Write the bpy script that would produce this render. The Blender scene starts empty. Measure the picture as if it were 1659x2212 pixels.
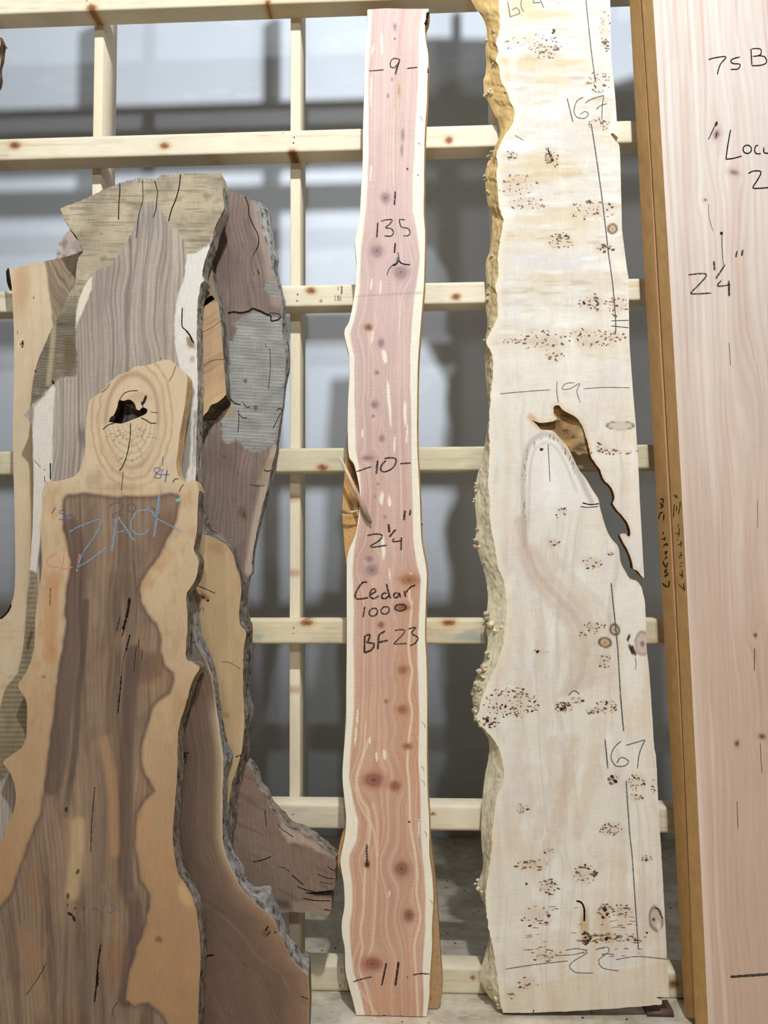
import bpy, math, random
import numpy as np
from mathutils import Vector, Matrix
from mathutils.geometry import delaunay_2d_cdt

# ---------------------------------------------------------------- camera, world, light, exposure
W, H, F = 1659.0, 2212.0, 1620.0
CAM = np.array([0.0, 0.0, 1.65])
YAW, PITCH, ROLL = math.radians(2.5), math.radians(2.9), math.radians(0.27)
fwd = np.array([-math.sin(YAW) * math.cos(PITCH), math.cos(YAW) * math.cos(PITCH), math.sin(PITCH)])
rgt = np.array([math.cos(YAW), math.sin(YAW), 0.0])
upv = np.cross(rgt, fwd)
rgt, upv = rgt * math.cos(ROLL) - upv * math.sin(ROLL), upv * math.cos(ROLL) + rgt * math.sin(ROLL)

scene = bpy.context.scene
COL = scene.collection
cam_d = bpy.data.cameras.new('camera')
cam_d.sensor_fit = 'VERTICAL'
cam_d.sensor_height = 36.0
cam_d.lens = F / H * 36.0
cam_d.clip_start = 0.05
cam = bpy.data.objects.new('camera', cam_d)
COL.objects.link(cam)
m = Matrix.Identity(4)
for i in range(3):
    m[i][0] = rgt[i]; m[i][1] = upv[i]; m[i][2] = -fwd[i]; m[i][3] = CAM[i]
cam.matrix_world = m
scene.camera = cam

world = bpy.data.worlds.new('hall_light')
scene.world = world
world.use_nodes = True
bg = world.node_tree.nodes['Background']
bg.inputs['Color'].default_value = (1.0, 0.86, 0.70, 1)
bg.inputs['Strength'].default_value = 0.085

scene.view_settings.view_transform = 'Standard'
scene.view_settings.look = 'None'
scene.view_settings.gamma = 1.0
scene.view_settings.use_curve_mapping = False
scene.view_settings.exposure = 0.08


def lamp(name, loc, power, radius, color):
    d = bpy.data.lights.new(name, 'POINT')
    d.shadow_soft_size = radius
    d.energy = power
    d.color = color
    o = bpy.data.objects.new(name, d)
    o.location = loc
    COL.objects.link(o)
    return o


COOL = (0.90, 0.955, 1.0)
lamp('ceiling_lamp', (0.52, -0.6, 6.0), 980, 0.08, COOL)
lamp('ceiling_lamp', (2.80, -0.6, 6.0), 90, 0.10, COOL)
lamp('ceiling_lamp', (-2.3, -0.6, 6.0), 110, 0.10, COOL)
lamp('ceiling_lamp', (0.8, -6.0, 6.0), 700, 0.15, COOL)  # far fill lamp, added to even the brightness of slabs and wall

RNG = random.Random(7)


# ---------------------------------------------------------------- geometry helpers
def rays(px, py):
    px = np.asarray(px, float); py = np.asarray(py, float)
    dx = (px - (W - 1) / 2 - 0.5) / F; dy = ((H) / 2 - py) / F
    return fwd[None, :] + dx[:, None] * rgt[None, :] + dy[:, None] * upv[None, :]


def project(p):
    d = np.asarray(p, float) - CAM
    z = d @ fwd
    return (W / 2 + F * (d @ rgt) / z, H / 2 - F * (d @ upv) / z)


def hash2(ix, iy, seed):
    h = (ix.astype(np.int64) * 374761393 + iy.astype(np.int64) * 668265263 + seed * 974711) & 0xFFFFFFFF
    h = ((h ^ (h >> 13)) * 1274126177) & 0xFFFFFFFF
    h = h ^ (h >> 16)
    return (h & 0xFFFF) / 65535.0


def vnoise(x, y, seed=0):
    x0 = np.floor(x); y0 = np.floor(y)
    fx = x - x0; fy = y - y0
    fx = fx * fx * (3 - 2 * fx); fy = fy * fy * (3 - 2 * fy)
    a = hash2(x0, y0, seed); b = hash2(x0 + 1, y0, seed)
    c = hash2(x0, y0 + 1, seed); d = hash2(x0 + 1, y0 + 1, seed)
    return ((a * (1 - fx) + b * fx) * (1 - fy) + (c * (1 - fx) + d * fx) * fy) * 2 - 1


def fbm(x, y, sx, sy, octs=3, seed=0):
    x = np.asarray(x, float); y = np.asarray(y, float)
    s = 0; amp = 1.0; tot = 0
    for o in range(octs):
        s = s + amp * vnoise(x / sx * 2 ** o + 17.3 * o, y / sy * 2 ** o + 9.1 * o, seed + o * 13)
        tot += amp; amp *= 0.55
    return s / tot


def sstep(a, b, x):
    t = np.clip((x - a) / (b - a), 0, 1)
    return t * t * (3 - 2 * t)


def rings(g, period, sharp=4):
    return (0.5 + 0.5 * np.cos(g * (2 * math.pi / period))) ** sharp


def catmull(pts, closed=False):
    P = np.asarray(pts, float)
    n = len(P)
    if n < 3:
        return P
    out = []
    for i in range(n - 1):
        p0 = P[max(i - 1, 0)]; p1 = P[i]; p2 = P[i + 1]; p3 = P[min(i + 2, n - 1)]
        for t in np.linspace(0, 1, 7)[:-1]:
            out.append(0.5 * ((2 * p1) + (-p0 + p2) * t + (2 * p0 - 5 * p1 + 4 * p2 - p3) * t * t + (-p0 + 3 * p1 - 3 * p2 + p3) * t ** 3))
    out.append(P[-1])
    return np.array(out)


def arclen(P):
    return np.concatenate([[0], np.cumsum(np.hypot(*(P[1:] - P[:-1]).T))])


def resample(P, n):
    s = arclen(P)
    t = np.linspace(0, s[-1], n)
    return np.stack([np.interp(t, s, P[:, 0]), np.interp(t, s, P[:, 1])], 1)


def inside(px, py, poly):
    poly = np.asarray(poly, float)
    r = np.zeros(len(px), bool)
    x1, y1 = poly[-1]
    for x2, y2 in poly:
        c = ((y1 > py) != (y2 > py))
        if y1 != y2:
            xi = (x2 - x1) * (py - y1) / (y2 - y1) + x1
            r ^= c & (px < xi)
        x1, y1 = x2, y2
    return r


def polydist(px, py, P, closed=False):
    P = np.asarray(P, float)
    d = np.full(len(px), 1e9)
    n = len(P)
    for i in range(n if closed else n - 1):
        a = P[i]; b = P[(i + 1) % n]
        ab = b - a; L = ab @ ab + 1e-9
        t = np.clip(((px - a[0]) * ab[0] + (py - a[1]) * ab[1]) / L, 0, 1)
        d = np.minimum(d, np.hypot(px - a[0] - t * ab[0], py - a[1] - t * ab[1]))
    return d


def capdist(px, py, P, cap, closed=False):
    # distance to a polyline, exact only up to cap (points sorted by y, so each segment touches few of them)
    P = np.asarray(P, float)
    o = np.argsort(py, kind='stable'); X = px[o]; Y = py[o]
    D = np.full(len(X), float(cap))
    n = len(P)
    for i in range(n if closed else n - 1):
        a = P[i]; b = P[(i + 1) % n]
        lo = np.searchsorted(Y, min(a[1], b[1]) - cap); hi = np.searchsorted(Y, max(a[1], b[1]) + cap)
        if hi <= lo: continue
        ab = b - a; L = ab @ ab + 1e-9
        x = X[lo:hi] - a[0]; y = Y[lo:hi] - a[1]
        t = np.clip((x * ab[0] + y * ab[1]) / L, 0, 1)
        D[lo:hi] = np.minimum(D[lo:hi], np.hypot(x - t * ab[0], y - t * ab[1]))
    out = np.empty(len(X)); out[o] = D
    return out


def lin(c):
    c = np.clip(np.asarray(c, float) / 255.0, 0, 1)
    return np.where(c <= 0.04045, c / 12.92, ((c + 0.055) / 1.055) ** 2.4)


def C3(*c):
    return np.array(c, float)


# ---------------------------------------------------------------- materials
def mat_vc(name, rough=0.6, bump=0.15, grain=(420, 26, 60), amt=0.10, saw=0.0, spec=0.3):
    mt = bpy.data.materials.new(name); mt.use_nodes = True
    nt = mt.node_tree; nd = nt.nodes; lk = nt.links
    bs = nd['Principled BSDF']
    at = nd.new('ShaderNodeAttribute'); at.attribute_name = 'wood'
    tc = nd.new('ShaderNodeTexCoord')
    mp = nd.new('ShaderNodeMapping'); mp.inputs['Scale'].default_value = grain
    lk.new(tc.outputs['Object'], mp.inputs['Vector'])
    nz = nd.new('ShaderNodeTexNoise'); nz.inputs['Scale'].default_value = 1.0; nz.inputs['Detail'].default_value = 3
    lk.new(mp.outputs['Vector'], nz.inputs['Vector'])
    rm = nd.new('ShaderNodeMapRange')
    rm.inputs['From Min'].default_value = 0.3; rm.inputs['From Max'].default_value = 0.7
    rm.inputs['To Min'].default_value = 1 - amt; rm.inputs['To Max'].default_value = 1 + amt
    lk.new(nz.outputs['Fac'], rm.inputs['Value'])
    mul = nd.new('ShaderNodeVectorMath'); mul.operation = 'SCALE'
    lk.new(at.outputs['Color'], mul.inputs[0]); lk.new(rm.outputs['Result'], mul.inputs['Scale'])
    col = mul.outputs['Vector']
    hgt = nz.outputs['Fac']
    if saw > 0:
        mp2 = nd.new('ShaderNodeMapping'); mp2.inputs['Scale'].default_value = (14, 620, 10)
        lk.new(tc.outputs['Object'], mp2.inputs['Vector'])
        n2 = nd.new('ShaderNodeTexNoise'); n2.inputs['Scale'].default_value = 1.0; n2.inputs['Detail'].default_value = 2
        lk.new(mp2.outputs['Vector'], n2.inputs['Vector'])
        r2 = nd.new('ShaderNodeMapRange')
        r2.inputs['From Min'].default_value = 0.3; r2.inputs['From Max'].default_value = 0.7
        r2.inputs['To Min'].default_value = 1 - saw; r2.inputs['To Max'].default_value = 1 + saw
        lk.new(n2.outputs['Fac'], r2.inputs['Value'])
        mul2 = nd.new('ShaderNodeVectorMath'); mul2.operation = 'SCALE'
        lk.new(col, mul2.inputs[0]); lk.new(r2.outputs['Result'], mul2.inputs['Scale'])
        col = mul2.outputs['Vector']
        ad = nd.new('ShaderNodeMath'); ad.operation = 'ADD'
        lk.new(nz.outputs['Fac'], ad.inputs[0]); lk.new(n2.outputs['Fac'], ad.inputs[1])
        hgt = ad.outputs['Value']
    lk.new(col, bs.inputs['Base Color'])
    bs.inputs['Roughness'].default_value = rough
    bs.inputs['Specular IOR Level'].default_value = spec
    if bump > 0:
        bp = nd.new('ShaderNodeBump'); bp.inputs['Strength'].default_value = bump; bp.inputs['Distance'].default_value = 0.002
        lk.new(hgt, bp.inputs['Height']); lk.new(bp.outputs['Normal'], bs.inputs['Normal'])
    return mt


def mat_mark(name, col, holes=0.0, rough=0.8):
    mt = bpy.data.materials.new(name); mt.use_nodes = True
    nt = mt.node_tree; nd = nt.nodes; lk = nt.links
    bs = nd['Principled BSDF']
    bs.inputs['Base Color'].default_value = (*lin(col), 1)
    bs.inputs['Roughness'].default_value = rough
    bs.inputs['Specular IOR Level'].default_value = 0.1
    if holes > 0:
        tc = nd.new('ShaderNodeTexCoord')
        mp = nd.new('ShaderNodeMapping'); mp.inputs['Scale'].default_value = (260, 420, 1)
        nz = nd.new('ShaderNodeTexNoise'); nz.inputs['Scale'].default_value = 1.0; nz.inputs['Detail'].default_value = 2
        lk.new(tc.outputs['Object'], mp.inputs['Vector']); lk.new(mp.outputs['Vector'], nz.inputs['Vector'])
        rm = nd.new('ShaderNodeMapRange')
        rm.inputs['From Min'].default_value = 0.33 + holes * 0.2; rm.inputs['From Max'].default_value = 0.45 + holes * 0.2
        rm.inputs['To Min'].default_value = 0.15; rm.inputs['To Max'].default_value = 1.0
        lk.new(nz.outputs['Fac'], rm.inputs['Value'])
        lk.new(rm.outputs['Result'], bs.inputs['Alpha'])
    return mt


M_FACE = mat_vc('sawn_wood', 0.62, 0.10, (420, 20, 60), 0.06, 0.065)
M_PLANED = mat_vc('planed_wood', 0.6, 0.05, (330, 5, 60), 0.07, 0.02)
M_SMOOTH = mat_vc('sanded_wood', 0.5, 0.05, (300, 20, 60), 0.07, 0.0)
M_ROUGH = mat_vc('weathered_wood', 0.85, 0.35, (420, 20, 60), 0.11, 0.07, 0.15)
M_BARK = mat_vc('bark', 0.95, 0.8, (190, 60, 190), 0.26, 0.0, 0.1)
M_EDGE = mat_vc('live_edge_wood', 0.8, 0.6, (190, 60, 190), 0.14, 0.0, 0.15)
M_PINE = mat_vc('pine_lumber', 0.6, 0.08, (18, 330, 90), 0.06, 0.0)
M_CRAYON = mat_mark('black_crayon', (22, 18, 20), 0.35)
M_PENCIL = mat_mark('pencil', (86, 86, 92), 0.25)
M_CHALK = mat_mark('blue_chalk', (134, 174, 198), 0.62)
M_BLUE = mat_mark('blue_pen', (74, 96, 150), 0.30)
M_SLATE = mat_mark('slate_pen', (96, 92, 104), 0.45)
M_PINK = mat_mark('pink_chalk', (226, 142, 126), 0.45)
M_GREEN = mat_mark('green_chalk', (120, 200, 170), 0.3)
M_MARKER = mat_mark('black_marker', (20, 17, 16), 0.0)
M_CRACK = mat_mark('crack_shadow', (34, 25, 20), 0.0, 1.0)
M_STAMP = mat_mark('ink_stamp', (70, 60, 50), 0.3)


# ---------------------------------------------------------------- mesh helper
def mesh_obj(name, verts, faces, mat, parent=None, cols=None, smooth=False):
    me = bpy.data.meshes.new(name)
    verts = np.asarray(verts, np.float32)
    faces = np.asarray(faces, np.int32)
    if len(faces) and faces.ndim == 2:
        k = faces.shape[1]
        me.vertices.add(len(verts)); me.vertices.foreach_set('co', verts.ravel())
        me.loops.add(faces.size); me.loops.foreach_set('vertex_index', faces.ravel())
        me.polygons.add(len(faces))
        me.polygons.foreach_set('loop_start', np.arange(0, faces.size, k, dtype=np.int32))
        me.polygons.foreach_set('loop_total', np.full(len(faces), k, np.int32))
    me.update(calc_edges=True)
    if smooth:
        me.polygons.foreach_set('use_smooth', np.ones(len(me.polygons), bool))
    if cols is not None:
        at = me.attributes.new('wood', 'FLOAT_COLOR', 'POINT')
        c = np.ones((len(verts), 4), np.float32); c[:, :3] = cols
        at.data.foreach_set('color', c.ravel())
    me.materials.append(mat)
    me.validate()
    o = bpy.data.objects.new(name, me)
    COL.objects.link(o)
    if parent is not None:
        o.parent = parent
    return o


def tag(o, label=None, cat=None, group=None, kind=None):
    if label: o['label'] = label
    if cat: o['category'] = cat
    if group: o['group'] = group
    if kind: o['kind'] = kind
    return o


# ---------------------------------------------------------------- painting on a face
class Paint:
    def __init__(s, X, Y, base):
        s.X, s.Y = X, Y
        s.C = np.tile(np.asarray(base, float), (len(X), 1))
        s.D = np.zeros(len(X))

    def mix(s, mask, col):
        mm = np.clip(mask, 0, 1)[:, None]
        s.C = s.C * (1 - mm) + np.asarray(col, float) * mm

    def mul(s, f):
        s.C = s.C * np.asarray(f)[:, None]

    def poly(s, pts, feather=2.0, jit=0.0, js=12, seed=3):
        x = s.X; y = s.Y
        if jit:
            x = x + jit * fbm(s.X, s.Y, js, js, 2, seed); y = y + jit * fbm(s.X, s.Y, js, js, 2, seed + 50)
        P = np.asarray(pts, float)
        near = (x > P[:, 0].min() - 4 * feather - 2) & (x < P[:, 0].max() + 4 * feather + 2) & (y > P[:, 1].min() - 4 * feather - 2) & (y < P[:, 1].max() + 4 * feather + 2)
        out = np.zeros(len(x))
        if near.any():
            d = capdist(x[near], y[near], P, feather * 1.05, True)
            ins = inside(x[near], y[near], P)
            out[near] = sstep(-feather, feather, np.where(ins, d, -d))
        return out

    def sdist(s, pts):
        d = capdist(s.X, s.Y, pts, 70.0, True)
        return np.where(inside(s.X, s.Y, pts), d, -d)

    def line(s, pts, w, soft=1.5, jit=0.0, taper=False):
        P = np.asarray(pts, float)
        if len(P) > 2: P = catmull(P)
        x = s.X; y = s.Y
        pad = w + soft * 2 + jit + 2
        near = (x > P[:, 0].min() - pad) & (x < P[:, 0].max() + pad) & (y > P[:, 1].min() - pad) & (y < P[:, 1].max() + pad)
        out = np.zeros(len(x))
        if near.any():
            xx = x[near]; yy = y[near]
            if jit: xx = xx + jit * fbm(xx, yy, 10, 14, 2, 77)
            d = capdist(xx, yy, P, w * 0.5 + soft + 0.1)
            out[near] = 1 - sstep(w * 0.5, w * 0.5 + soft, d)
        return out

    def lens(s, pts, w):
        (x0, y0), (x1, y1) = pts[0], pts[-1]
        L = math.hypot(x1 - x0, y1 - y0)
        d = s.ell((x0 + x1) / 2, (y0 + y1) / 2, w * 0.62, L * 0.58, math.degrees(math.atan2(x0 - x1, y1 - y0)), 0.35)
        return 1 - sstep(0.75, 1.1, d)

    def ell(s, cx, cy, rx, ry, ang=0.0, jit=0.0):
        a = math.radians(ang)
        dx = s.X - cx; dy = s.Y - cy
        u = (dx * math.cos(a) + dy * math.sin(a)) / rx; v = (-dx * math.sin(a) + dy * math.cos(a)) / ry
        d = np.hypot(u, v)
        if jit: d = d + jit * fbm(s.X, s.Y, max(rx, 3) * 0.8, max(ry, 3) * 0.8, 2, int(cx) % 91)
        return d


# ---------------------------------------------------------------- slabs
class Slab:
    """A board standing in the hall. plane: front surface Y = a + b*z + c*X."""

    def __init__(s, name, label, cat, plane, th, x0, group=None):
        s.a, s.b, s.c = plane
        s.th = th
        n = np.array([s.c, -1.0, s.b]); s.n = n / np.linalg.norm(n)
        u = np.array([1.0, s.c, 0.0]); s.u = u / np.linalg.norm(u)
        s.v = np.cross(s.n, s.u)
        s.O = np.array([x0, s.a + s.c * x0, 0.0])
        s.root = bpy.data.objects.new(name, None)
        s.root.empty_display_size = 0.1
        mm = Matrix.Identity(4)
        for i in range(3):
            mm[i][0] = s.u[i]; mm[i][1] = s.v[i]; mm[i][2] = s.n[i]; mm[i][3] = s.O[i]
        s.root.matrix_world = mm
        COL.objects.link(s.root)
        tag(s.root, label, cat, group, 'thing')

    def uv(s, px, depth=0.0):
        px = np.asarray(px, float)
        d = rays(px[:, 0], px[:, 1])
        O = s.O - s.n * depth
        t = ((O - CAM) @ s.n) / (d @ s.n)
        p = CAM + d * t[:, None] - s.O
        return np.stack([p @ s.u, np.maximum(p @ s.v, 0.003)], 1)

    def build(s, runs, step, paint, base, mat, holes=(), face_name='board'):
        rings = []
        sidx = 0
        for r in runs:
            P = np.asarray(r['pts'], float)
            if r.get('smooth', True): P = catmull(P)
            n = max(3, int(arclen(P)[-1] / r.get('step', 5.0)) + 1)
            P = resample(P, n)
            j = r.get('jit', 0.0)
            if j:
                t = P[1:] - P[:-1]; t = np.vstack([t, t[-1:]]); nn = np.stack([t[:, 1], -t[:, 0]], 1)
                nn /= np.hypot(nn[:, 0], nn[:, 1])[:, None] + 1e-9
                sl = arclen(P)
                w = j * fbm(sl, sl * 0, r.get('js', 14), 10, 3, 31 + sidx)
                w[0] = w[-1] = 0
                P = P + nn * w[:, None]
            rings.append(P); sidx += 7
        out = np.vstack([P[:-1] for P in rings])
        area = 0.5 * np.sum(out[:, 0] * np.roll(out[:, 1], -1) - np.roll(out[:, 0], -1) * out[:, 1])
        sgn = 1.0 if area > 0 else -1.0
        # interior points
        x0, y0 = out.min(0); x1, y1 = out.max(0)
        gx, gy = np.meshgrid(np.arange(x0, x1, step), np.arange(y0, y1, step * 1.15))
        gx = gx + (np.arange(gx.shape[0]) % 2)[:, None] * step * 0.5
        gx = gx.ravel(); gy = gy.ravel()
        hol = [resample(catmull(np.vstack([h, h[:1]])), max(8, int(arclen(np.vstack([h, h[:1]]))[-1] / 4)))[:-1] for h in [np.asarray(q, float) for q in holes]]
        ok = inside(gx, gy, out)
        ok[ok] = capdist(gx[ok], gy[ok], out, step, True) > step * 0.6
        for h in hol:
            ok[ok] = (~inside(gx[ok], gy[ok], h)) & (polydist(gx[ok], gy[ok], h, True) > step * 0.6)
        pts = np.vstack([out] + hol + [np.stack([gx[ok], gy[ok]], 1)])
        edges = [(i, (i + 1) % len(out)) for i in range(len(out))]
        k = len(out)
        for h in hol:
            edges += [(k + i, k + (i + 1) % len(h)) for i in range(len(h))]; k += len(h)
        rs = delaunay_2d_cdt([Vector((float(p[0]), -float(p[1]))) for p in pts], edges, [], 1, 1e-4)
        V = np.array([(v.x, -v.y) for v in rs[0]])
        T = np.array(rs[2])
        cen = V[T].mean(1)
        keep = inside(cen[:, 0], cen[:, 1], out)
        for h in hol: keep &= ~inside(cen[:, 0], cen[:, 1], h)
        T = T[keep]
        e1 = V[T[:, 1]] - V[T[:, 0]]; e2 = V[T[:, 2]] - V[T[:, 0]]
        fl = (e1[:, 0] * -e2[:, 1] + e1[:, 1] * e2[:, 0]) < 0
        T[fl] = T[fl][:, ::-1]
        pt = Paint(V[:, 0], V[:, 1], base)
        if paint: paint(pt)
        uv = s.uv(V)
        verts = np.column_stack([uv, pt.D])
        cols = lin(pt.C)
        nf = len(verts)
        # back face
        backs = []
        ribs = []
        for r, P in zip(runs, rings):
            uvF = s.uv(P)
            if 'back' in r:
                B = np.asarray(r['back'], float)
                if r.get('smooth', True): B = catmull(B)
                B = resample(B, len(P))
                uvB = s.uv(B, s.th)
            else:
                t = np.gradient(P, axis=0); nn = np.stack([t[:, 1], -t[:, 0]], 1) * sgn
                nn /= np.hypot(nn[:, 0], nn[:, 1])[:, None] + 1e-9
                uvB = s.uv(P + nn * r.get('off', 0.0))
            backs.append(uvB[:-1]); ribs.append((uvF, uvB, P))
        bring = np.vstack(backs)
        rb = delaunay_2d_cdt([Vector((float(p[0]), float(p[1]))) for p in bring], [(i, (i + 1) % len(bring)) for i in range(len(bring))], [], 1, 1e-6)
        VB = np.array([(v.x, v.y) for v in rb[0]]); TB = np.array(rb[2])
        cb = VB[TB].mean(1); kb = inside(cb[:, 0], cb[:, 1], bring)
        for h in hol:
            hu = s.uv(h, s.th); kb &= ~inside(cb[:, 0], cb[:, 1], hu)
        TB = TB[kb][:, ::-1]
        verts = np.vstack([verts, np.column_stack([VB, np.full(len(VB), -s.th)])])
        cols = np.vstack([cols, np.tile(lin(np.asarray(base) * 0.95), (len(VB), 1))])
        mesh_obj(face_name, verts, np.vstack([T, TB + nf]), mat, s.root, cols)
        s.face_uv = V
        # edges
        for (uvF, uvB, P), r in zip(ribs, runs):
            s.edge(uvF, uvB, P, r)
        for h in hol:
            hc = np.vstack([h, h[:1]]); uvF = s.uv(hc)
            s.edge(uvF, uvF, hc, dict(kind='dark', part='hole_wall', amp=0.0025))

    def edge(s, uvF, uvB, P, r):
        kind = r.get('kind', 'cut'); amp = r.get('amp', 0.0)
        K = r.get('K', 7 if kind not in ('cut', 'side') else 2)
        n = len(P)
        sl = arclen(P)
        V = []; Cc = []
        tang = np.gradient(uvF, axis=0); nn = np.stack([-tang[:, 1], tang[:, 0]], 1)
        nn /= np.hypot(nn[:, 0], nn[:, 1])[:, None] + 1e-12
        for k in range(K + 1):
            t = k / K
            e = t ** r.get('prof', 0.8)
            uv = uvF * (1 - e) + uvB * e
            if amp and k:
                w = amp * (fbm(sl, np.full(n, k * 9.0), 16, 14, 3, 5) + 0.6 * fbm(sl, np.full(n, k * 9.0), 5, 9, 2, 8))
                w = w * math.sin(math.pi * min(1.0, t * 0.9 + 0.1)) if k < K else w * 0.5
                uv = uv + nn * w[:, None]
            V.append(np.column_stack([uv, np.full(n, -s.th * t)]))
            Cc.append(edge_color(kind, P, sl, t * 40, r.get('col')))
        V = np.vstack(V); Cc = np.vstack(Cc)
        i = np.arange(n - 1)
        Q = []
        for k in range(K):
            Q.append(np.stack([k * n + i, k * n + i + 1, (k + 1) * n + i + 1, (k + 1) * n + i], 1))
        Q = np.vstack(Q)
        mt = {'bark': M_BARK, 'dark': M_BARK, 'burl': M_EDGE, 'live': M_EDGE}.get(kind, M_SMOOTH)
        o = mesh_obj(r.get('part', 'sawn_edge'), V, Q, mt, s.root, lin(Cc), smooth=kind not in ('cut', 'side'))
        if r.get('label'): o['label'] = r['label']
        return o

    # strokes lying on the face
    def marks(s, strokes, mat, name='handwriting', width=3.0, label=None, lift=0.0006, jag=0.12, plane=None, kind=None):
        if name in ('crack',):
            for st in strokes: o = s.marks1([st], mat, name, width, label, lift, jag, plane, kind)
            return o
        return s.marks1(strokes, mat, name, width, label, lift, jag, plane, kind or ('stuff' if len(strokes) > 1 else None))

    def marks1(s, strokes, mat, name='handwriting', width=3.0, label=None, lift=0.0006, jag=0.12, plane=None, kind=None):
        V = []; Q = []; k = 0
        for st in strokes:
            w = width
            if isinstance(st, tuple) and len(st) == 2 and np.isscalar(st[1]):
                st, w = st
            P = np.asarray(st, float)
            if len(P) > 2: P = catmull(P)
            n = max(2, int(arclen(P)[-1] / 2.0) + 1)
            P = resample(P, n)
            t = np.gradient(P, axis=0) if n > 1 else np.array([[1, 0]])
            nn = np.stack([t[:, 1], -t[:, 0]], 1); nn /= np.hypot(nn[:, 0], nn[:, 1])[:, None] + 1e-9
            ww = w * 0.5 * (1 + jag * np.array([RNG.uniform(-1, 1) for _ in range(n)]))
            ww[0] *= 0.6; ww[-1] *= 0.6
            A = P + nn * ww[:, None]; B = P - nn * ww[:, None]
            if plane is None:
                a = np.column_stack([s.uv(A), np.full(n, lift)]); b = np.column_stack([s.uv(B), np.full(n, lift)])
            else:
                a = plane(A); b = plane(B)
            V += [a, b]
            i = np.arange(n - 1)
            Q.append(np.stack([k + i, k + i + 1, k + n + i + 1, k + n + i], 1)); k += 2 * n
        o = mesh_obj(name, np.vstack(V), np.vstack(Q), mat, s.root)
        if label: o['label'] = label
        if kind: o['kind'] = kind
        return o

    # small eyes / pits joined into one part
    def dots(s, items, mat, name, lift=0.0004, kind='stuff', label=None, cols=None):
        if kind is None:
            for i, it in enumerate(items): s.dots1([it], mat, name, lift, None, label, [cols[i]] if cols else None)
            return
        return s.dots1(items, mat, name, lift, kind, label, cols)

    def dots1(s, items, mat, name, lift=0.0004, kind='stuff', label=None, cols=None):
        V = []; Fc = []; CC = []; k = 0
        for q, (cx, cy, rx, ry, ang) in enumerate(items):
            a = np.linspace(0, 2 * math.pi, 9)[:-1]
            rr = np.array([RNG.uniform(0.75, 1.2) for _ in range(8)])
            ex = rx * np.cos(a) * rr; ey = ry * np.sin(a) * rr
            ca, sa = math.cos(math.radians(ang)), math.sin(math.radians(ang))
            P = np.stack([cx + ex * ca - ey * sa, cy + ex * sa + ey * ca], 1)
            P = np.vstack([[cx, cy], P])
            V.append(np.column_stack([s.uv(P), np.full(9, lift)]))
            for i in range(8): Fc.append((k, k + 1 + i, k + 1 + (i + 1) % 8))
            c = cols[q] if cols is not None else (90, 62, 42)
            CC.append(np.tile(np.asarray(c, float), (9, 1)))
            k += 9
        o = mesh_obj(name, np.vstack(V), np.array(Fc)[:, ::-1], mat, s.root, lin(np.vstack(CC)))
        if kind: o['kind'] = kind
        if label: o['label'] = label
        return o


def edge_color(kind, P, sl, t, col):
    n = len(P); tt = np.full(n, float(t))
    a = fbm(sl, tt, 30, 10, 3, 4); b = fbm(sl, tt, 14, 5, 3, 9)
    if kind == 'bark':
        c = C3(*(col or (112, 103, 94)))[None, :] * (1 + 0.30 * a[:, None])
        w = sstep(0.15, 0.5, b)[:, None]
        c = c * (1 - 0.5 * w) + C3(172, 166, 158) * 0.5 * w
        d = sstep(0.12, 0.5, -b)[:, None]
        c = c * (1 - 0.7 * d) + C3(44, 38, 34) * 0.7 * d
        return c
    if kind == 'burl':
        q = sstep(250, 1100, P[:, 1])[:, None]
        c = (C3(208, 174, 116)[None, :] * (1 - q) + C3(216, 203, 172)[None, :] * q) * (1 + 0.12 * a[:, None] + 0.08 * b[:, None])
        d = sstep(0.35, 0.7, -b)[:, None]
        return c * (1 - 0.4 * d) + C3(130, 100, 62) * 0.4 * d
    if kind == 'live':
        c = C3(*(col or (196, 160, 104)))[None, :] * (1 + 0.16 * a[:, None] + 0.10 * b[:, None])
        return c
    if kind == 'dark':
        c = C3(*(col or (60, 44, 32)))[None, :] * (1 + 0.5 * a[:, None])
        return np.clip(c, 4, 255)
    c = C3(*(col or (190, 160, 120)))[None, :] * (1 + 0.08 * a[:, None])
    return c


def circ(cx, cy, rx, ry=None, a0=0, a1=380, n=14, slant=0.0):
    ry = rx if ry is None else ry
    t = np.radians(np.linspace(a0, a1, n))
    y = np.sin(t) * ry
    return [(cx + rx * math.cos(q) - slant * yy, cy + yy) for q, yy in zip(t, y)]

# ---------------------------------------------------------------- the setting
WALL_Y = 4.42


def node_mat(name):
    mt = bpy.data.materials.new(name); mt.use_nodes = True
    return mt, mt.node_tree.nodes, mt.node_tree.links, mt.node_tree.nodes['Principled BSDF']


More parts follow.
